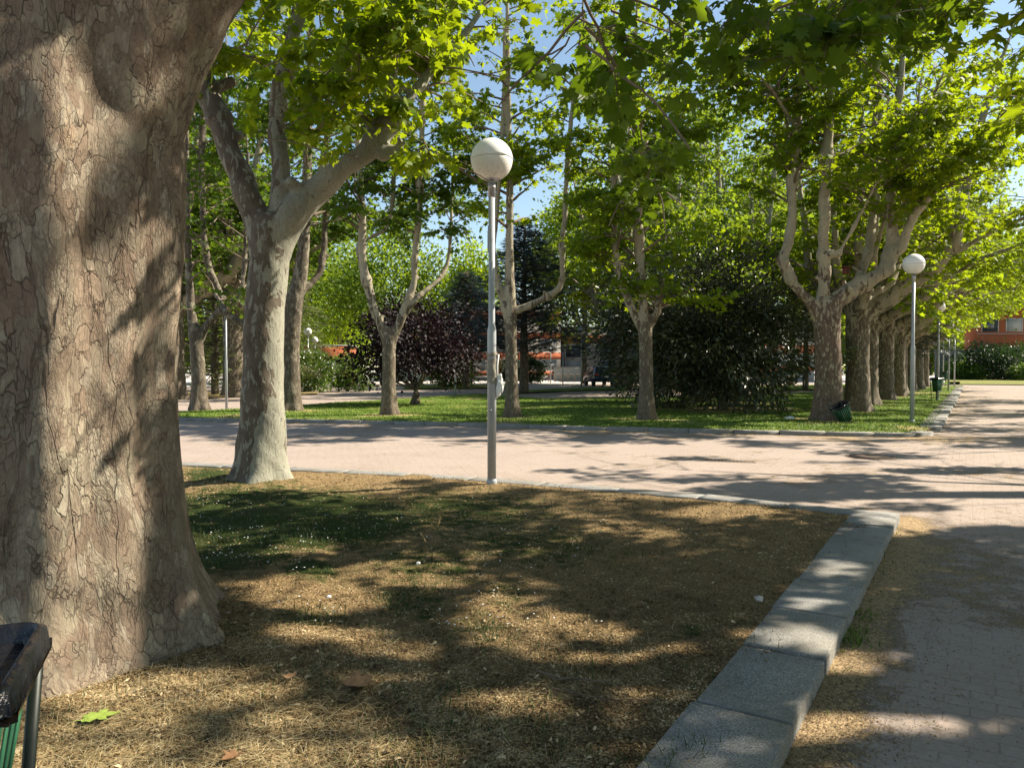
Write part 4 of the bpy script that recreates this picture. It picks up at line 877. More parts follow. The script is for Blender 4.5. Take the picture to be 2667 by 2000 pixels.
# ------------------------------------------------------------------ clouds of leaves: bushes, purple tree, magnolia, background trees
def cloud(root, c, r, ncl, nper, clr, kind, size, mat, rng, name='crown', low=-.9, shell=.55, lump=.25, stems=None, stemmat=None, upb=.5, spread=.9, out=.6, scale_z=.7, taper=0, seed=0, wood_n=None):
    """clusters in a lumpy ellipsoid; c, r in world units"""
    c = np.array(c, float); r = np.array(r, float)
    th = rng.uniform(0, 2*math.pi, ncl); cz = rng.uniform(low, 1, ncl); q = np.sqrt(np.maximum(0, 1-cz**2)); rr = (shell+(1-shell)*rng.random(ncl))
    lm = 1+lump*(fbm(th*1.6+seed, cz*2.6+seed*.7, 2, seed)-.5)*2.4
    d = np.stack([np.cos(th)*q, np.sin(th)*q, cz], 1)
    if taper: d[:, :2] *= (1-taper*(cz[:, None]*.5+.5))**.8*1.25
    C = c+d*r*(rr*lm)[:, None]
    cl = rng.random(ncl)*.8+.2*rng.random(ncl)
    off = rng.normal(0, 1, (ncl, nper, 3))*np.array([1, 1, scale_z])*clr; pos = (C[:, None]+off).reshape(-1, 3)
    ax = unit(off.reshape(-1, 3)*.6+np.repeat(d, nper, 0)*out+rng.normal(0, .3, (ncl*nper, 3))+np.array([0, 0, -.15]))
    k = pos[:, 2] > root.location[2]+.02; pos, ax = pos[k], ax[k]; cc = np.repeat(cl, nper)[k]
    LV, LF, LR = leaves_at(pos, ax, rng, kind, size, cc, upb, spread)
    b = np.array(root.location); o = npmesh(name, LV-b, LF, mat, root, attrs={'rnd': ('FACE', LR)})
    if stems:
        n_s, r_s, split = stems; V_, F_, off_ = [], [], 0
        for i in range(n_s):
            tgt = C[rng.integers(ncl)]; s0 = b+np.array([rng.normal(0, r_s*.8), rng.normal(0, r_s*.8), -.05])
            midp = s0*.5+tgt*.5; midp[2] = s0[2]+(tgt[2]-s0[2])*.45; m1 = b+np.array([0, 0, split]) if split else s0*.75+tgt*.25
            v, f = tube_arr(resample([s0, m1, midp, tgt], 14), [r_s, r_s*.7, r_s*.4, .008], 6); V_.append(v-b); F_.append(f+off_); off_ += len(v)
        npmesh(wood_n or 'trunk', np.concatenate(V_), np.concatenate(F_), stemmat or M['twig'], root, smooth=True)
    return o
def cz(v, Y): return CAMZ+(HZN-v)/F_PX*Y
def cx_(u, Y): return (u-U0)/F_PX*Y
rg = np.random.default_rng(101); LFX = M['leaf_far']
# purple leaved tree
p = P(1083, 1052); r_ = thing('purple_leaved_tree', 'low tree with dark purple leaves branching just above the grass', 'tree', tuple(p))
Y = p[1]; cloud(r_, (cx_(1075, Y), Y, cz(905, Y)), (2.55, 2.4, 1.95), 420, 26, .30, 2, .15, M['leaf_purple'], rg, low=-.75, shell=.35, stems=(14, .085, .55), stemmat=M['bark4'], seed=3)
# magnolia
p = P(1882, 1066); r_ = thing('magnolia_tree', 'broad dark glossy-leaved magnolia branching from the ground', 'tree', tuple(p)); Y = p[1]
cloud(r_, (cx_(1860, Y), Y, 2.55), (3.2, 2.5, 2.7), 900, 30, .26, 3, .20, M['leaf_magnolia'], rg, low=-.93, shell=.45, lump=.7, stems=(34, .08, .5), stemmat=M['bark3'], out=.5, seed=8)
p = P(1700, 1046); r_ = thing('magnolia_tree', 'taller dark glossy tree just left of and behind the broad magnolia', 'tree', tuple(p)); Y = p[1]
cloud(r_, (cx_(1710, Y), Y, 3.0), (2.5, 2.3, 3.2), 560, 28, .34, 3, .21, M['leaf_magnolia'], rg, low=-.85, shell=.45, lump=.7, stems=(26, .08, .8), stemmat=M['bark3'], out=.5, seed=5)
p = P(1790, 1030); r_ = thing('broadleaf_tree', 'leafy green tree rising behind the two magnolias', 'tree', tuple(p)); Y = p[1]
cloud(r_, (cx_(1800, Y), Y, 5.6), (3.6, 3, 4.4), 420, 20, .5, 2, .26, LFX, rg, low=-.95, shell=.4, lump=.35, stems=(22, .14, 2.2), stemmat=M['bark4'], seed=15)

# conifers: whorls of drooping sprays
def conifer(name, label, base, h, rad, mat, seed, dens=1.0, z0=.06, size=.34, droop=.35, tr=.22, top=0.05, up=0.15, group=None, pw=.8):
    rng = np.random.default_rng(seed); b = np.array(base, float); root = thing(name, label, 'tree', tuple(b), group=group)
    V0_, F0_ = tube_arr(resample([b-[0,0,.2], b+[0,0,h*.5], b+[0,0,h]], 16), [tr, tr*.6, .03], 10); VV = [V0_-b]; FF = [F0_]; off = len(V0_); pos = []; ax = []; cl = []
    nb = int(95*dens)
    for i in range(nb):
        t = z0+(1-z0)*((i+rng.random())/nb)**.9; L = rad*(1-t)**pw*rng.uniform(.75, 1.12)+.25; a = i*2.4+rng.normal(0, .3); s0 = b+[0, 0, h*t]
        dv = np.array([math.cos(a), math.sin(a), up]); k = 8; tt = np.linspace(0, 1, k)
        pth = s0+dv*L*tt[:, None]; pth[:, 2] -= droop*L*tt**2*.55; v, f = tube_arr(pth, [.045, .008], 4); VV.append(v-b); FF.append(f+off); off += len(v)
        m = max(6, int(L*17)); q = rng.random(m)**.75; P_ = np.stack([np.interp(q, tt, pth[:, j]) for j in range(3)], 1); sd = np.array([-dv[1], dv[0], 0])
        wdt = (1-q*.75)*L*.30+.12; of = rng.uniform(-1, 1, m)*wdt; P_ = P_+sd*of[:, None]; P_[:, 2] -= abs(of)*.25+rng.uniform(-.06, .16, m)
        A_ = unit(dv*.9+sd*np.sign(of)[:, None]*.7+rng.normal(0, .25, (m, 3))+np.array([0, 0, -.25])); pos.append(P_); ax.append(A_); cl.append(np.full(m, rng.random()))
    pos, ax, cl = np.concatenate(pos), np.concatenate(ax), np.concatenate(cl)
    k = pos[:, 2] > b[2]+.05; LV, LF, LR = leaves_at(pos[k], ax[k], rng, 4, size, cl[k], 1.0, .45)
    npmesh('trunk', np.concatenate(VV), np.concatenate(FF), M['bark4'], root, smooth=True); npmesh('crown', LV-b, LF, mat, root, attrs={'rnd': ('FACE', LR)}); return root
conifer('cedar_tree', 'yellow-green cedar with layered drooping boughs between the two left trunks', P(560, 1026), 13, 5.6, M['needle_yellow'], 201, 2.2, z0=.05, size=.42)
conifer('cedar_tree', 'second yellow-green cedar half hidden behind the mottled trunk', P(690, 1014), 15, 5.4, M['needle_yellow'], 202, 1.7, z0=.05, size=.48)
conifer('cedar_tree', 'dark blue-green cedar behind the slender plane tree', P(1365, 1020), 10.3, 5.2, M['needle_blue'], 203, 2.0, z0=.20, size=.55, up=.3, tr=.30, droop=.2)
conifer('cedar_tree', 'grey-blue cedar spreading in front of the orange building', P(1640, 1012), 9.5, 5.4, M['needle_grey'], 204, 1.6, z0=.24, size=.5, tr=.25, droop=.25)
conifer('cedar_tree', 'dark low cedar right of the purple-leaved tree', P(1215, 1009), 8.5, 5.0, M['needle_blue'], 205, 1.5, z0=.28, size=.6, up=.25, tr=.28)
conifer('young_cedar', 'small silvery conifer standing in front of the orange strip', P(1228, 1004), 5.2, 1.9, M['needle_grey'], 206, .8, z0=.05, size=.4, tr=.12)
conifer('cedar_tree', 'blue-green cedar bough showing between the avenue trunks', P(2352, 1016), 9, 4.4, M['needle_blue'], 207, 1.2, z0=.26, size=.5, tr=.25)
conifer('cedar_tree', 'grey-green conifer between the magnolia and the stout avenue trunk', P(2098, 1013), 9.5, 3.6, M['needle_grey'], 208, 1.2, z0=.35, size=.5, tr=.22)

# broadleaf trees further back
def bgtree(name, label, u, v, ztop, rx, mat, seed, ncl=520, nper=24, size=.30, clr=.6, zlow=2.2, taper=0, tr=.3, group='background trees', sh=.35, lump=.4, ry=None):
    rng = np.random.default_rng(seed); p = P(u, v); root = thing(name, label, 'tree', tuple(p), group=group)
    cz_ = (ztop+zlow)/2; cloud(root, (p[0], p[1], cz_), (rx, ry or rx*.9, (ztop-zlow)/2), ncl, nper, clr, 2, size, mat, rng, low=-1, shell=sh, lump=lump, stems=(12, tr*.55, zlow*.9), stemmat=M['bark4'], taper=taper, seed=seed)
    return root
LF_, LB_ = M['leaf_far'], M['leaf_bright']
bgtree('broadleaf_tree', 'tall dense tree behind the far left conifers', 470, 1012, 20, 7.0, LF_, 301, 700, zlow=3)
bgtree('broadleaf_tree', 'leafy green tree rising between the mottled trunk and the left lamps', 735, 997, 17.5, 7.5, LF_, 302, 760, zlow=2.4)
bgtree('broadleaf_tree', 'bright yellow-green tree above the two left lamps', 865, 994, 15, 7.2, LB_, 303, 720, zlow=2.6)
bgtree('broadleaf_tree', 'green tree behind the purple-leaved tree', 1020, 1003, 13, 5.6, LF_, 304, 560, zlow=3.0)
bgtree('poplar_tree', 'pale green poplar far away beside the tall lamp post', 1222, 985, 19.5, 4.6, LB_, 305, 520, size=.45, zlow=2, taper=.45)
bgtree('poplar_tree', 'bright green cone-shaped tree right of the slender plane', 1520, 998, 19.0, 6.0, LB_, 306, 1100, zlow=5.0, taper=.65, nper=22, sh=.6)
bgtree('broadleaf_tree', 'tall green tree above the broad magnolia', 1880, 1006, 19, 6.5, LF_, 307, 800, zlow=5)
bgtree('broadleaf_tree', 'tall green tree behind the bare limb and the poplar', 1700, 998, 20, 5.5, LF_, 308, 600, size=.38, zlow=7)
bgtree('broadleaf_tree', 'green tree behind the stout avenue trunk', 2060, 1002, 18, 6.5, LB_, 309, 700, size=.36, zlow=6)
bgtree('broadleaf_tree', 'tall tree closing the view at the far left edge', 250, 1016, 17, 7, LF_, 310, 500, zlow=2)
bgtree('broadleaf_tree', 'tree far down behind the last avenue trunks', 2300, 990, 17, 7, LF_, 311, 420, size=.55, clr=.9, zlow=4.5)
bgtree('broadleaf_tree', 'sunlit tree at the end of the avenue beyond the bushes', 2640, 985, 20, 8, LB_, 313, 560, size=.5, clr=.9, zlow=8.0)

tl0 = bgtree('distant_tree', 'dark rounded tree of the far tree line, first from the left', 330, 977, 15, 9, LF_, 320, 380, size=.8, clr=1.1, zlow=.5, nper=22, tr=.4, group='distant tree line')
for k, (u_, s_) in enumerate(((520, 1.1), (700, .95), (880, 1.05), (2140, 1.05), (2290, .95), (2420, 1.1), (2500, .9), (2760, 1.0))):
    q = P(u_, 973+3*(k % 2)); copy_tree(tl0, tuple(q), k*1.3, s_, 'dark rounded tree of the far tree line, '+['second from the left', 'third from the left', 'fourth, behind the two bright lamps', 'just left of the stout trunk', 'behind the avenue trunks', 'behind the second avenue lamp', 'behind the long grey wall', 'at the right edge'][k])

PKP = 'park plane trees behind the far lawn'
for k, (u_, v_, s_, l_) in enumerate(((610,1030,1.45,'tall airy plane tree rising behind the yellow-green cedar'),      (1740,1020,1.45,'tall plane tree above the dark magnolias'),(1930,1012,1.5,'tall plane tree between the magnolia and the stout trunk'),
      (450,1036,1.4,'tall plane tree at the far left, behind the huge trunk'),(1620,1003,1.55,'far plane tree right of the bright cone-shaped tree'))):
    q = P(u_, v_); o = copy_tree(rt[k % 2], tuple(q), 2.1*k+.5, s_, l_); o['group'] = PKP
    for ch in o.children:
        if ch.name.startswith('crown'): ch.material_slots[0].link = 'OBJECT'; ch.material_slots[0].material = M['leaf_shaded' if u_ < 1200 else 'leaf_far']
bgtree('broadleaf_tree', 'sunlit crown hanging low over the far end of the avenue', 2600, 984, 19, 8.5, LB_, 330, 620, size=.5, clr=.9, zlow=5.4)

# bushes
def bush(label, u, v, w, h, mat, seed, size=.14, n=150, name='bush', flowers=False, group=None):
    rng = np.random.default_rng(seed); p = P(u, v, .05); root = thing(name, label, 'bush', tuple(p), group=group)
    cloud(root, (p[0], p[1], h*.5), (w/2, w/2*.8, h*.5), n, 26, .17*max(1, h/1.6), 2, size, mat, rng, name='foliage', low=-.95, shell=.5, lump=.2, stems=(8, .03, 0), seed=seed, wood_n='stems')
    if flowers:
        m = 420; th = rng.uniform(0, 6.28, m); c_ = rng.uniform(-.7, 1, m); q = np.sqrt(1-c_**2); ps = np.stack([p[0]+np.cos(th)*q*w*.53, p[1]+np.sin(th)*q*w*.44, h*.5+c_*h*.53], 1)
        V, F = instance(T_d, F_d, ps, rotmats(rng.normal(0, 1, (m, 3)), rng.normal(0, 1, (m, 3))), rng.uniform(.03, .06, m))
        o = npmesh('flowers', V-np.array(root.location), F, M['white'], root)
        o['kind'] = 'stuff'
    return root
bush('white-flowered bush under the two left lamps', 800, 1022, 3.3, 2.6, M['bush'], 401, .16, 190, flowers=True)
bush('bright green bush right of the orange kiosk', 905, 1019, 3.2, 2.5, M['bush'], 402, .16, 190)
bush('rounded yellow-green bush behind the thin post', 1178, 1010, 3.3, 2.1, M['bush'], 403, .16, 190)
bush('dark clipped round bush left of the bike racks', 1386, 999, 2.6, 2.7, M['bush_dark'], 404, .18, 150)
bush('dark round bush hidden behind the slender plane trunk', 1330, 998, 2.6, 2.4, M['bush_dark'], 405, .18, 120)
bush('large dark bush at the end of the avenue', 2605, 990, 11, 4.6, M['bush_dark'], 406, .30, 420)
bush('lower green bush at the end of the avenue, left of the dark one', 2510, 990, 5.2, 2.7, M['bush'], 407, .26, 220)
bush('small bright bush at the right edge near the end of the avenue', 2690, 992, 4.5, 2.2, M['bush'], 408, .22, 160)
bush('dark bush against the grey wall behind the last lamps', 2560, 987, 6, 3.4, M['bush_dark'], 409, .28, 220)

# ------------------------------------------------------------------ buildings
M['iron'] = simple('rusty_iron', (.16,.115,.085), .75, .3, var=.35, nsc=20)
M['plaster_o'] = simple('orange_render', (.38,.105,.04), .9, var=.1, nsc=.6)
M['plaster_w'] = simple('pale_render', (.36,.34,.31), .9, var=.1, nsc=.5)
M['plinth'] = simple('grey_plinth', (.30,.28,.26), .9, var=.12, nsc=.8)
M['greywall'] = simple('grey_blockwork', (.17,.165,.175), .9, var=.12, nsc=.7)
M['frame'] = simple('window_frame', (.46,.44,.41), .6)
M['roof'] = simple('roof_edge', (.30,.28,.26), .8)
mm, nt_, b_, _o = newmat('roller_shutter'); g_ = G(nt_); c_ = g_.coords()
wv = g_.n('ShaderNodeTexWave', bands_direction='Z'); wv.inputs['Scale'].default_value = 2.6; g_.l(c_, wv.inputs['Vector'])
g_.l(g_.ramp(wv.outputs['Fac'], [(0, (.22,.22,.215)), (.5, (.36,.36,.35))]), b_.inputs['Base Color']); b_.inputs['Roughness'].default_value = .6; M['shutter'] = mm
mm, nt_, b_, _o = newmat('dark_glass'); b_.inputs['Base Color'].default_value = (.04,.05,.06,1); b_.inputs['Roughness'].default_value = .08; M['glass'] = mm
def building(label, x0, x1, Y, top, seed, bands, rows, dpt=12, shutp=.75, rot=0, wm='plaster_w'):
    rng = random.Random(seed); root = thing('building', label, 'building', (x0, Y, 0), rot); Lx = x1-x0
    b = MB(); b.box((Lx/2, dpt/2, top/2), (Lx, dpt, top)); b.build('wall', M[wm], root)
    b = MB(); b.box((Lx/2, -.03, bands[0][0]/2), (Lx-.02, .10, bands[0][0]-.01)); b.build('plinth', M['plinth'], root)
    b = MB(); b.box((Lx/2, dpt/2-.2, top+.15), (Lx+.6, dpt+1.2, .28)); b.build('roof', M['roof'], root)
    for z0, z1 in bands:
        b = MB(); b.box((Lx/2, -.05, (z0+z1)/2), (Lx+.02, .12, z1-z0)); b.build('orange_band', M['plaster_o'], root)
        b = MB(); b.box((Lx/2, -.08, z1+.05), (Lx+.04, .2, .09)); b.build('string_course', M['frame'], root)
    for f, (z0, z1) in enumerate(rows):
        n = int(Lx/3.1); w = 2.2
        for i in range(n):
            cx0 = 1.6+i*(Lx-3.2)/max(1, n-1); hh = z1-z0
            m = MB(); zc = (z0+z1)/2+.05
            for dx in (-w/2, w/2): m.box((cx0+dx, -.03, zc), (.09, .09, hh))
            m.box((cx0, -.03, zc+hh/2-.03), (w-.1, .085, .07)); fr = m.build('window', M['frame'], root)
            q = MB(); sh = rng.random() < shutp; q.box((cx0, -.02, zc), (w-.1, .05, hh-.12)); q.build('shutter' if sh else 'pane', M['shutter'] if sh else M['glass'], fr)
            if i % 4 == 3 and f == 0:
                q = MB(); q.box((cx0+1.45, -.05, zc), (.35, .12, hh)); q.build('pilaster', M['plaster_o'], root)
    return root
building('long orange and pale building with roller shutters behind the dark cedar', cx_(1010, 92), cx_(1460, 92), 92, 8.7, 1, [(.56,1.15),(2.6,3.4),(5.1,5.85),(7.5,8.4)], [(1.25,2.5),(3.55,5.0),(6.0,7.4)])
building('orange banded building wing behind the magnolia', cx_(1640, 84), cx_(2120, 84), 84, 6.7, 2, [(1.17,1.7),(3.2,4.1)], [(1.85,3.1),(4.3,5.8)])
building('pale entrance block with cream panel between orange wings', cx_(1461, 95), cx_(1639, 89), 94, 6.4, 3, [(.3,.5),(4.6,5.6)], [(.8,2.4),(2.8,4.3)], shutp=.3)
building('orange building with white window strip at the end of the avenue', cx_(2545, 100), cx_(3050, 100), 100, 13.5, 4, [(.8,1.4),(4.3,6.05),(8.3,9.9),(12,13.2)], [(1.6,4.1),(6.25,8.1),(10.1,11.8)], dpt=3, wm='plaster_o')
def box_thing(name, label, cat, c, d, mat, extra=None, rz=0):
    r = thing(name, label, cat, (c[0], c[1], 0), rz); b = MB(); b.box((0, 0, d[2]/2), d, ch=.03); b.build('wall', mat, r)
    for e in extra or []: q = MB(); q.box(e[1], e[2]); q.build(e[0], e[3], r)
    return r
box_thing('garden_wall', 'long grey blank wall left of the orange building at the end of the avenue', 'wall', (cx_(2492, 98), 98), (5.6, .4, 3.8), M['greywall'], [('coping', (0, 0, 3.84), (5.8, .6, .09), M['roof'])])
box_thing('kiosk', 'small orange kiosk with a pale door between the two bushes', 'kiosk', (cx_(858, 70), 70), (4.4, 3, 3.5), M['plaster_o'], [('roof', (0, 0, 3.58), (4.8, 3.4, .14), M['roof']), ('door', (.9, -1.52, 1.15), (1.1, .08, 2.3), M['shutter']), ('plinth', (0, -1.53, .25), (4.42, .06, .5), M['green_metal'])])
box_thing('low_wall', 'low white wall in front of the pale entrance block', 'wall', (cx_(1505, 86), 86), (5.5, .4, 1.6), M['plaster_w'], [('coping', (0, 0, 1.63), (5.6, .5, .05), M['roof'])])

# ------------------------------------------------------------------ lamps
def shell_mat():
    m, nt, b, out = newmat('lamp_bowl'); g = G(nt); c = g.coords(); s = g.n('ShaderNodeSeparateXYZ'); g.l(c, s.inputs[0])
    st = g.noise(g.coords((34, 34, 1.2)), 1.4, 3).outputs[0]
    low = g.ramp(s.outputs[2], [(.0, 0), (1, 1)]); k = g.math('MULTIPLY', g.math('SUBTRACT', 4.06, s.outputs[2]), 6.0, clamp=True)
    f = g.math('MULTIPLY', g.ramp(st, [(.5, 0), (.62, .75)]), k); g.l(g.mix(f, (.80,.79,.76), (.60,.55,.46)), b.inputs['Base Color']); b.inputs['Roughness'].default_value = .35
    return m
M['bowl'] = shell_mat()
GL = 'white globe lamp posts'
def make_lamp(loc, label, R=.264, zc=4.10, group=GL):
    r = thing('street_lamp', label, 'street lamp', tuple(loc), group=group)
    b = MB(); b.lathe([(.056,-.1),(.056,1.95),(.050,1.99),(.041,2.02),(.040,zc-R-.13)], 20); po = b.build('pole', M['pole'], r, True)
    b = MB(); b.lathe([(.066,-.05),(.066,.055),(.060,.07),(.057,.075)], 20); b.build('base_collar', M['pole'], r, True)
    for z in (.62, .95): b = MB(); b.lathe([(.010,0),(.010,.012),(.004,.016)], 8, (0,0,0)); o = b.build('bolt', M['cuff'], r); o.rotation_euler = (math.pi/2, 0, .2); o.location = (-.012, -.053, z)
    b = MB(); b.lathe([(.046,zc-R-.20),(.046,zc-R-.09),(.052,zc-R-.085),(.052,zc-R-.07),(.045,zc-R-.06),(.047,zc-R-.02)], 20); b.build('neck', M['cuff'], r, True)
    a0 = math.asin(.42); cpr = [(R*.10, zc-R*.985), (R*.30, zc-R*.965), (R*.425, zc-R*.905), (R*.43, zc-R*.895)]
    b = MB(); b.lathe(cpr, 32); b.build('cup', M['cuff'], r, True)
    pr = [(R*math.cos(t), zc+R*math.sin(t)) for t in np.linspace(-math.pi/2+a0, -.01, 14)]; b = MB(); b.lathe(pr+[(R*.99, zc)], 40); b.build('lower_bowl', M['bowl'], r, True)
    pr = [(R*1.012*math.cos(t), zc+.003+R*1.012*math.sin(t)) for t in np.linspace(0, math.pi/2, 14)]; b = MB(); b.lathe([(R*.99, zc+.002)]+pr, 40); b.build('upper_shell', M['shell'], r, True)
    return r
lamp0 = make_lamp((LP[0], LP[1], .11), 'tall lamp post standing alone on the near lawn, torn tape round its pole')
fl = P(2375, 1098); labs = ['lamp post at the near end of the avenue row, beside the kerb corner', 'lamp post with the green bin in front of its pole', 'third lamp post down the avenue', 'smallest, farthest globe lamp of the avenue row']
for k in range(4):
    q = fl[:2]+RD*16.7*k; o = copy_tree(lamp0, (q[0], q[1], .10), .5*k+.3, 1.045, labs[k])
def thin(u, v, lab, zc=1.0): q = P(u, v); copy_tree(lamp0, (q[0], q[1], .02), 1.1, zc, lab)
thin(803, 1016, 'left and taller of the two bright lamps behind the flowering bush', .95)
thin(821, 1013, 'right and smaller of the two bright lamps behind the flowering bush', .84)
thin(1514, 1015, 'dark thin lamp post in front of the bike racks', .98)
thin(1434, 996, 'thin white-lit lamp post before the orange strip', .98)
def post(u, v, h, lab, mat='pole'):
    q = P(u, v); r = thing('post', lab, 'post', tuple(q)); b = MB(); b.lathe([(.045,-.1),(.045,h*.5),(.036,h*.52),(.034,h)], 12); b.build('pole', M[mat], r, True)
    b = MB(); b.lathe([(.05, h-.02), (.055, h+.03), (.03, h+.06)], 12); b.build('cap', M['cuff'], r, True)
post(590, 1062, 3.4, 'thin grey post between the dark crooked tree and the mottled trunk')
post(1186, 1031, 2.6, 'thin grey post in front of the rounded yellow-green bush')
post(1466, 1000, 2.7, 'faint thin post between the two far lamps')
post(2456, 1002, 5.6, 'white post seen between the farthest avenue lamps')
# torn tape, crumpled bag on the near lamp
r = thing('torn_tape', 'torn brown tape wound round the middle of the tall lamp post', 'tape', (LP[0], LP[1], 1.4))
rg = np.random.default_rng(5)
def wrap(z0, z1, rad, lobes=0.004):
    n = 28; V = []; zs = np.linspace(z0, z1, 9)
    for z in zs:
        for k in range(n): a = 2*math.pi*k/n; q = rad+lobes*math.sin(a*3+z*30)+rg.normal(0, .0012); V.append([q*math.cos(a), q*math.sin(a), z+.012*math.sin(a*2+z*7)])
    F = [(i*n+k, i*n+(k+1) % n, (i+1)*n+(k+1) % n, (i+1)*n+k) for i in range(8) for k in range(n)]; return V, F
b = MB(); b.add(*wrap(0, .32, .062)); b.build('tape_wrap', M['tape'], r, True)
b = MB(); b.add(*wrap(.34, .39, .064, .002)); b.build('tape_band', M['tape'], r, True)
b = MB(); b.tube([[.058,0,.37],[.085,-.01,.36],[.066,-.012,.22],[.072,-.01,.08],[.062,0,.0]], [.010,.014,.006], 6); b.build('loose_end', M['white'], r)
bm = bmesh.new(); bmesh.ops.create_icosphere(bm, subdivisions=4, radius=1)
for v in bm.verts:
    n = vnoise(v.co.x*2.3+5, v.co.z*3.1+v.co.y*1.7, 4)+.5*vnoise(v.co.x*6, v.co.z*7+v.co.y*5, 5); k_ = .62+.42*float(n)
    v.co = Vector((v.co.x*.05*k_, v.co.y*.045*k_, v.co.z*.165*k_*(1-.25*(v.co.x > .3))))
me = bpy.data.meshes.new('crumpled_bag'); bm.to_mesh(me); bm.free(); me.materials.append(M['white']); o = bpy.data.objects.new('crumpled_bag', me); COL.objects.link(o)
o.location = (LP[0]+.103, LP[1]-.01, 1.375); o.rotation_euler = (0, .08, 0); tagp(o, 'crumpled white plastic bag stuck to the side of the tall lamp post', 'plastic bag')

# ------------------------------------------------------------------ bins
def rrect(w, d, r, n=5):
    P_ = []
    for cx0, cy0, a0 in ((w/2-r, d/2-r, 0), (-w/2+r, d/2-r, 90), (-w/2+r, -d/2+r, 180), (w/2-r, -d/2+r, 270)):
        for k in range(n+1): a = math.radians(a0+90*k/n); P_.append((cx0+r*math.cos(a), cy0+r*math.sin(a)))
    return np.array(P_)
def make_bin(loc, label, rz=0, tilt=(0, 0), W_=.50, H=.62, z0=.30, sc=1.0, bag=True, sag=-.55, group='green slatted litter bins', bagdrop=.17):
    r = thing('litter_bin', label, 'litter bin', tuple(loc), rz, group); r.rotation_euler = (tilt[0], tilt[1], rz); r.scale = (sc,)*3
    top = rrect(W_, W_*.8, .05); bot = rrect(W_*.68, W_*.54, .04); n = len(top)
    per = np.cumsum([0]+[np.linalg.norm(top[(i+1) % n]-top[i]) for i in range(n)]); m = 22
    for k in range(m):
        s = per[-1]*(k+.5)/m; i = min(np.searchsorted(per, s)-1, n-1); f = (s-per[i])/(per[i+1]-per[i]+1e-9)
        a = top[i]*(1-f)+top[(i+1) % n]*f; c = bot[i]*(1-f)+bot[(i+1) % n]*f; t = top[(i+1) % n]-top[i]; t = t/np.linalg.norm(t) if np.linalg.norm(t) > 1e-6 else np.array([1, 0])
        nr = np.array([t[1], -t[0]]); V = []
        for (q, z, w) in ((c, z0, .012), (a, z0+H, .018)):
            for sx, sn in ((-1, 0), (1, 0), (1, 1), (-1, 1)): e = q+t*sx*w-nr*sn*.006; V.append([e[0], e[1], z])
        b = MB(); b.add(V, [(3,2,1,0),(4,5,6,7),(0,1,5,4),(1,2,6,5),(2,3,7,6),(3,0,4,7)]); b.build('slat', M['green_metal'], r)
    for nm, pl, z in (('rim', top*1.03, z0+H-.012), ('bottom_ring', bot*1.03, z0+.03)):
        pts = np.vstack([pl, pl[:1]]); b = MB(); b.tube([[q[0], q[1], z] for q in pts], [.011, .011], 6); b.build(nm, M['dark_metal'], r)
    b = MB(); V = [[q[0], q[1], z0+.02] for q in bot]; b.add(V+[[v[0], v[1], v[2]-.01] for v in V], [tuple(range(n)), tuple(range(n, 2*n))[::-1]]); b.build('floor_plate', M['dark_metal'], r)
    for sx in (-1, 1):
        b = MB(); b.tube([[sx*W_*.49, W_*.40, z0+H*.95], [sx*W_*.42, W_*.34, z0], [sx*W_*.40, W_*.32, -.08]], [.017, .017], 10); b.build('leg', M['dark_metal'], r, True)
    if bag:
        rg = np.random.default_rng(3); L_ = []; deep = sag < -.3
        for j, (dz, ex, q) in enumerate(((sag, -.02, 1), (.0, -.012, 1), (.018, .0, 1), (.008, .022, 1), (-.05, .030, 1), (-bagdrop*.6, .030, 1), (-bagdrop, .026, 1))):
            pl = rrect(W_*.66, W_*.50, .04, 9) if deep and j == 0 else rrect(W_+2*ex, W_*.8+2*ex, .05+max(0, ex), 9)
            for i, p_ in enumerate(pl): wv_ = .010*math.sin(i*1.9+j*.7)+.006*math.sin(i*3.7); k_ = 1+wv_*(j-2)/3 if j > 2 else 1; L_.append([p_[0]*k_, p_[1]*k_, z0+H+dz+((.02*math.sin(i*.8)+.03*vnoise(i*.45, 2., 1))*min(1, bagdrop*5) if j >= 5 else 0)])
        nn = len(pl); F = [(j*nn+i, j*nn+(i+1) % nn, (j+1)*nn+(i+1) % nn, (j+1)*nn+i) for j in range(6) for i in range(nn)]
        b = MB(); b.add(L_, F); V = [[q[0], q[1], z0+H+sag+.012*math.sin(i*1.3)] for i, q in enumerate(rrect(W_*.66, W_*.50, .04, 9) if deep else rrect(W_-.04, W_*.8-.04, .05, 9))]; b.add(V, [tuple(range(len(V)))]); b.build('bin_bag', M['bag'], r, True)
    return r
bf = P(2188, 1095)
make_bin((bf[0]+.05, bf[1]-.35, .05), 'green slatted bin with black bag tilted against the stout avenue trunk', .25, (.05, -.50), z0=.12, H=.62, sc=.82, bagdrop=.04)
q = P(2447, 1044); make_bin((q[0]-.12, q[1], .1), 'upright green slatted bin in front of the second avenue lamp', .5, W_=.44, z0=.42, H=.62, bagdrop=.05)
q = P(2463, 1004); make_bin((q[0], q[1], .1), 'small dark bin far down the avenue by the white post', .5, W_=.5, z0=.5, H=.65, bagdrop=.1)
bn = at(120, 1640, 2.06)
make_bin((-1.50, 1.72, -.0), 'green bin with wide black bag folded over it at the lower left corner', .40, W_=.62, z0=.24, H=.64, bagdrop=.07, sag=-.035)
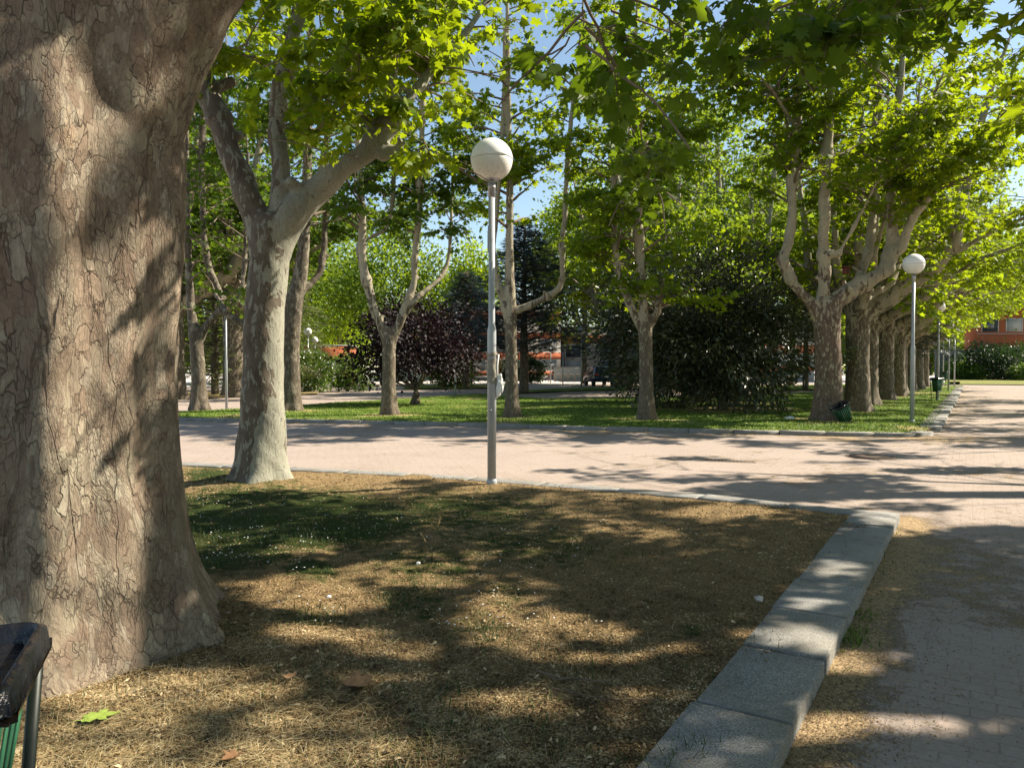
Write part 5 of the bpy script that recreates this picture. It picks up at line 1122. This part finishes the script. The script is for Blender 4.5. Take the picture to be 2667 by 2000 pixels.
# ------------------------------------------------------------------ far things
def car(loc, rz, label, paint, name='parked_car'):
    r = thing(name, label, 'car', tuple(loc), rz); L_, Wd = 4.5, 1.82
    pr = [(-2.2,.35),(-2.25,.75),(-2.15,1.0),(-1.85,1.52),(-1.5,1.63),(.2,1.64),(1.0,1.15),(2.0,.98),(2.25,.7),(2.2,.35)]
    b = MB(); V = []
    ys = [(-Wd/2, .93), (-Wd/2+.06, 1.0), (Wd/2-.06, 1.0), (Wd/2, .93)]
    for y_, k in ys:
        for x_, z_ in pr: inn = .82 if z_ > 1.2 else 1; V.append([x_*k, y_*inn, .35+(z_-.35)*(k*.5+.5)])
    n = len(pr); F = [(j*n+i, j*n+(i+1) % n, (j+1)*n+(i+1) % n, (j+1)*n+i) for j in range(3) for i in range(n)]+[tuple(range(n))[::-1], tuple(range(3*n, 4*n))]
    b.add(V, F); b.build('body', paint, r)
    b = MB(); b.add([[-2.15,-.62,1.05],[-2.15,.62,1.05],[-1.885,.52,1.50],[-1.885,-.52,1.50]], [(3,2,1,0)]); b.add([[1.04,-.64,1.17],[1.04,.64,1.17],[.26,.56,1.61],[.26,-.56,1.61]], [(0,1,2,3)]); b.build('window', M['glass'], r)
    for s in (-1, 1):
        b = MB(); b.box((-2.19, s*.72, .98), (.14, .34, .14), ch=.02); b.build('tail_light', M['red'], r)
        for x_ in (-1.38, 1.38):
            b = MB(); b.lathe([(.20,-.10),(.33,-.11),(.34,-.08),(.34,.08),(.33,.11),(.20,.10)], 22); o = b.build('wheel', M['tyre'], r, True); o.location = (x_, s*.80, .34); o.rotation_euler = (math.pi/2, 0, 0)
    b = MB(); b.box((-2.245, 0, .80), (.03, .52, .12)); b.build('number_plate', M['white'], r); b = MB(); b.box((-2.21, 0, .45), (.14, 1.6, .16), ch=.03); b.build('bumper', M['dark_metal'], r); return r
M['red'] = simple('red_lens', (.55,.03,.02), .2); M['tyre'] = simple('tyre_rubber', (.02,.02,.02), .8); M['blue_paint'] = simple('dark_blue_paint', (.020,.030,.060), .2, .3); M['white_paint'] = simple('white_paint', (.75,.75,.74), .25)
q = P(1560, 1006, 0); car((q[0], q[1], .04), math.pi/2+.12, 'dark blue car seen from behind beyond the lawn', M['blue_paint'])
q = P(1040, 1004, 0); car((q[0], q[1], 0), .2, 'white car glimpsed under the purple-leaved tree', M['white_paint'])
rack = None
for k in range(13):
    q = P(1420+17*k, 996, 0); lab = 'grey hoop bike rack in front of the orange building, one of the row'
    if rack is None:
        rack = thing('bike_rack', 'slim grey hoop bike rack of the row before the orange building', 'bike rack', tuple(q), .5, 'bike racks')
        a = np.linspace(0, math.pi, 12); pts = [[-.35, 0, 0]]+[[-.35*math.cos(t), 0, .55+.35*math.sin(t)] for t in a]+[[.35, 0, 0]]
        b = MB(); b.tube(pts, [.024, .024], 8); b.build('hoop', M['iron'], rack)
        b = MB(); b.box((-.35, 0, .02), (.14, .14, .04)); b.box((.35, 0, .02), (.14, .14, .04)); b.build('foot_plate', M['iron'], rack)
    else: copy_tree(rack, tuple(q), .5, 1, 'slim grey hoop bike rack of the row before the orange building')
# bird house
bp = at(2203, 706, 21.5); r = thing('bird_house', 'small red-brown bird house hanging in the leaves beside the stout tree', 'bird house', tuple(bp))
M['redwood'] = simple('red_brown_wood', (.16,.045,.03), .8, var=.3)
b = MB(); b.box((0, 0, 0), (.15, .14, .16)); b.build('box', M['redwood'], r)
b = MB(); b.add([[-.12,-.11,.085],[.12,-.11,.085],[.12,.11,.085],[-.12,.11,.085],[-.12,0,.14],[.12,0,.14]], [(0,1,5,4),(2,3,4,5),(0,4,3),(1,2,5),(3,2,1,0)]); b.build('roof', M['redwood'], r)
b = MB(); b.box((.01, -.078, -.01), (.08, .02, .035)); b.build('opening', M['dark_metal'], r)
b = MB(); b.tube([[0,0,.13],[0,0,1.3]], [.003,.003], 4); b.build('cord', M['dark_metal'], r)
# manhole and drain
def disc(name, lab, cat, c, rad, mat, grid_n=0, rz=0):
    r = thing(name, lab, cat, (c[0], c[1], RZ), rz); b = MB(); b.lathe([(rad, -.01), (rad, .008), (rad*.93, .009), (rad*.92, .004)], 36); b.build('frame', M['iron'], r)
    b = MB(); b.lathe([(rad*.90, -.01), (rad*.90, .007)], 36)
    for i in range(-6, 7):
        l = math.sqrt(max(0, (rad*.84)**2-(i*rad*.13)**2))*2
        if l > .05: b.box((0, i*rad*.13, .009), (l, rad*.06, .005))
    b.build('cover', M['iron'], r); return r
disc('manhole_cover', 'round ribbed manhole cover in the block paving', 'manhole cover', P(2270, 1197, 0), .42, M['iron'], rz=.5)
q = P(1900, 1208, 0); r = thing('drain_grate', 'narrow sunken drain grate in the cross road', 'drain grate', (q[0], q[1], RZ), -.35)
b = MB(); b.box((0, .10, .0), (.86, .04, .016)); b.box((0, -.10, .0), (.86, .04, .016)); b.build('frame', M['iron'], r); b = MB()
for i in range(14): b.box((-.39+.06*i, 0, .0), (.018, .158, .012))
b.build('bars', M['iron'], r); b = MB(); b.box((0, 0, -.0), (.80, .158, .004)); b.build('channel', M['dark_metal'], r)
# small loose things
def crumple(name, lab, cat, c, dims, mat, seed, rz=0):
    bm = bmesh.new(); bmesh.ops.create_icosphere(bm, subdivisions=3, radius=.5)
    for v in bm.verts: k_ = .6+.7*float(vnoise(v.co.x*5+seed, v.co.y*5+v.co.z*6, seed)); v.co = Vector((v.co.x*dims[0]*k_, v.co.y*dims[1]*k_, max(-.3*dims[2], v.co.z*dims[2]*k_)))
    me = bpy.data.meshes.new(name); bm.to_mesh(me); bm.free(); me.materials.append(mat); o = bpy.data.objects.new(name, me); COL.objects.link(o); o.location = c; o.rotation_euler = (0, 0, rz); tagp(o, lab, cat)
q = P(2058, 1092); crumple('paper_scrap', 'white crumpled paper lying on the far lawn left of the stout trunk', 'paper', (q[0], q[1], .17), (.30, .16, .09), M['white'], 3)
q = P(1665, 1128, 0); crumple('paper_scrap', 'small white scrap by the far kerb, left of the pair', 'paper', (q[0], q[1], .02), (.10, .06, .05), M['white'], 4)
q = P(1712, 1128, 0); crumple('paper_scrap', 'tiny white scrap by the far kerb, right of the pair', 'paper', (q[0], q[1], .02), (.09, .07, .05), M['white'], 5)
q = P(1090, 1110, 0); crumple('paper_scrap', 'white scrap on the cross road before the forked tree', 'paper', (q[0], q[1], .02), (.12, .08, .05), M['white'], 6)
q = P(1985, 1563); crumple('stone', 'pale pebble lying beside the near kerb', 'stone', (q[0]-.02, q[1], .14), (.055, .04, .04), simple('pale_stone', (.5,.46,.42), .9), 7)
q = P(1089, 1474); crumple('paper_scrap', 'white paper dot in the middle of the near lawn', 'paper', (q[0], q[1], .15), (.035, .03, .03), M['white'], 8)
q = P(857, 1559); crumple('paper_scrap', 'pale round scrap at the edge of a sun patch on the near lawn', 'paper', (q[0], q[1], .145), (.035, .035, .015), M['white'], 9)
def leafobj(lab, u, v, size, mat, rz, curl):
    q = P(u, v); T, F = LT[0]; V = T.copy(); V[:, 2] = V[:, 2]*1.5+curl*np.abs(V[:, 0])**1.3+curl*.4*(V[:, 1]-.4)**2; V = V*size; V = np.vstack([V, V-[0, 0, .0015]]); F2 = np.vstack([F, F[:, ::-1]+len(T)])
    o = npmesh('fallen_leaf', V, F2, mat); o.location = (q[0], q[1], float(near_h(q[0], q[1]))+.022); o.rotation_euler = (.1, -.1, rz)
    b = MB(); b.tube([[0,0,.0],[.02*size,-.3*size,.01],[.0,-.5*size,.0]], [.0018,.0014], 5); b.build('stalk', mat, o); tagp(o, lab, 'fallen leaf'); return o
M['leaf_brown'] = simple('brown_leaf', (.20,.115,.055), .8, var=.3, nsc=30); M['leaf_green'] = simple('fresh_leaf', (.22,.30,.05), .6, var=.3, nsc=30); M['leaf_rust'] = simple('rust_leaf', (.24,.125,.055), .8, var=.3, nsc=30)
leafobj('curled brown plane leaf in the shade left of the big sun patch', 955, 1802, .13, M['leaf_brown'], 1.4, .7)
leafobj('yellow-green fallen leaf by the foot of the huge trunk', 222, 1880, .13, M['leaf_green'], -1.1, .3)
leafobj('small brown leaf near the right root of the huge trunk', 757, 1790, .06, M['leaf_brown'], .4, .8)
leafobj('rust-coloured leaf at the bottom edge of the near lawn', 615, 1975, .06, M['leaf_rust'], 2.4, .8)
def stick(lab, px, rad, mat='stick', lift=.02, twigs=()):
    pts = np.array([P(u, v) for u, v in px]); pts[:, 2] = near_h(pts[:, 0], pts[:, 1])+lift; b0 = pts[0].copy(); r = thing('fallen_stick', lab, 'stick', tuple(b0))
    b = MB(); b.tube(resample(pts-b0, 24)+np.random.default_rng(len(lab)).normal(0, rad*.35, (24, 3)), [rad, rad*.8, rad*.4], 7); b.build('stem', M[mat], r, True)
    for t in twigs: q = np.array([P(u, v) for u, v in t]); q[:, 2] = near_h(q[:, 0], q[:, 1])+lift; b = MB(); b.tube(resample(q-b0, 8), [rad*.6, rad*.25], 5); b.build('twig', M[mat], r, True)
stick('long dark stick across the lower right of the near lawn', [(1435,1805),(1500,1815),(1560,1828),(1640,1826),(1720,1822)], .0045, twigs=[[(1500,1815),(1480,1822),(1450,1822)],[(1585,1828),(1600,1842),(1622,1850)]])
stick('pale broken stick in the big sun patch on the near lawn', [(1395,1745),(1440,1765),(1470,1772),(1500,1768),(1560,1776),(1590,1780)], .0045, 'straw_m' if 'straw_m' in M else 'twig', twigs=[[(1470,1772),(1450,1776),(1430,1768)]])
stick('short dark twig lying by the corner end of the near kerb', [(2105,1365),(2140,1378),(2180,1384),(2200,1392)], .004, twigs=[[(2140,1378),(2160,1372)]])
stick('thin dark twig at the kerb left of the tall lamp post', [(1188,1251),(1215,1258),(1245,1260)], .007)
stick('dark curved twig between lawn and kerb at mid right', [(1860,1640),(1890,1655),(1930,1668)], .0035)
M['barley'] = rampmat('wild_barley', [(0, (.14,.20,.06)), (1, (.38,.40,.20))], .6, .3)
def barley(lab, u, v, tips):
    q = P(u, v); q[2] = near_h(q[0], q[1]); r = thing('wild_barley', lab, 'grass plant', tuple(q))
    for i, (du, dv, h) in enumerate(tips):
        b = MB(); tip = np.array([du, dv, h]); b.tube(resample([[0,0,0], tip*[.3,.3,.6], tip], 10), [.0018, .0011], 5); st = b.build('stem', M['blade'], r)
        hb = MB(); d = unit(tip*[.9,.9,.35]+[0,0,.03]); e = tip+d*.065; hb.tube(resample([tip, tip*.5+e*.5, e], 6), [.003,.0065,.0015], 6)
        for k in range(14):
            s0 = tip+(e-tip)*k/14; aa = rg.uniform(0, 6.28); w = unit(d+np.array([math.cos(aa), math.sin(aa), .2])*.28); hb.tube([s0, s0+w*.045], [.0006,.0003], 3)
        hb.build('ear', M['straw'], st)
barley('wild barley stalks with pale ears standing in the middle of the near lawn', 1125, 1452, [(.04,.05,.26),(.17,-.02,.10),(-.05,.02,.14),(.02,-.04,.12)])
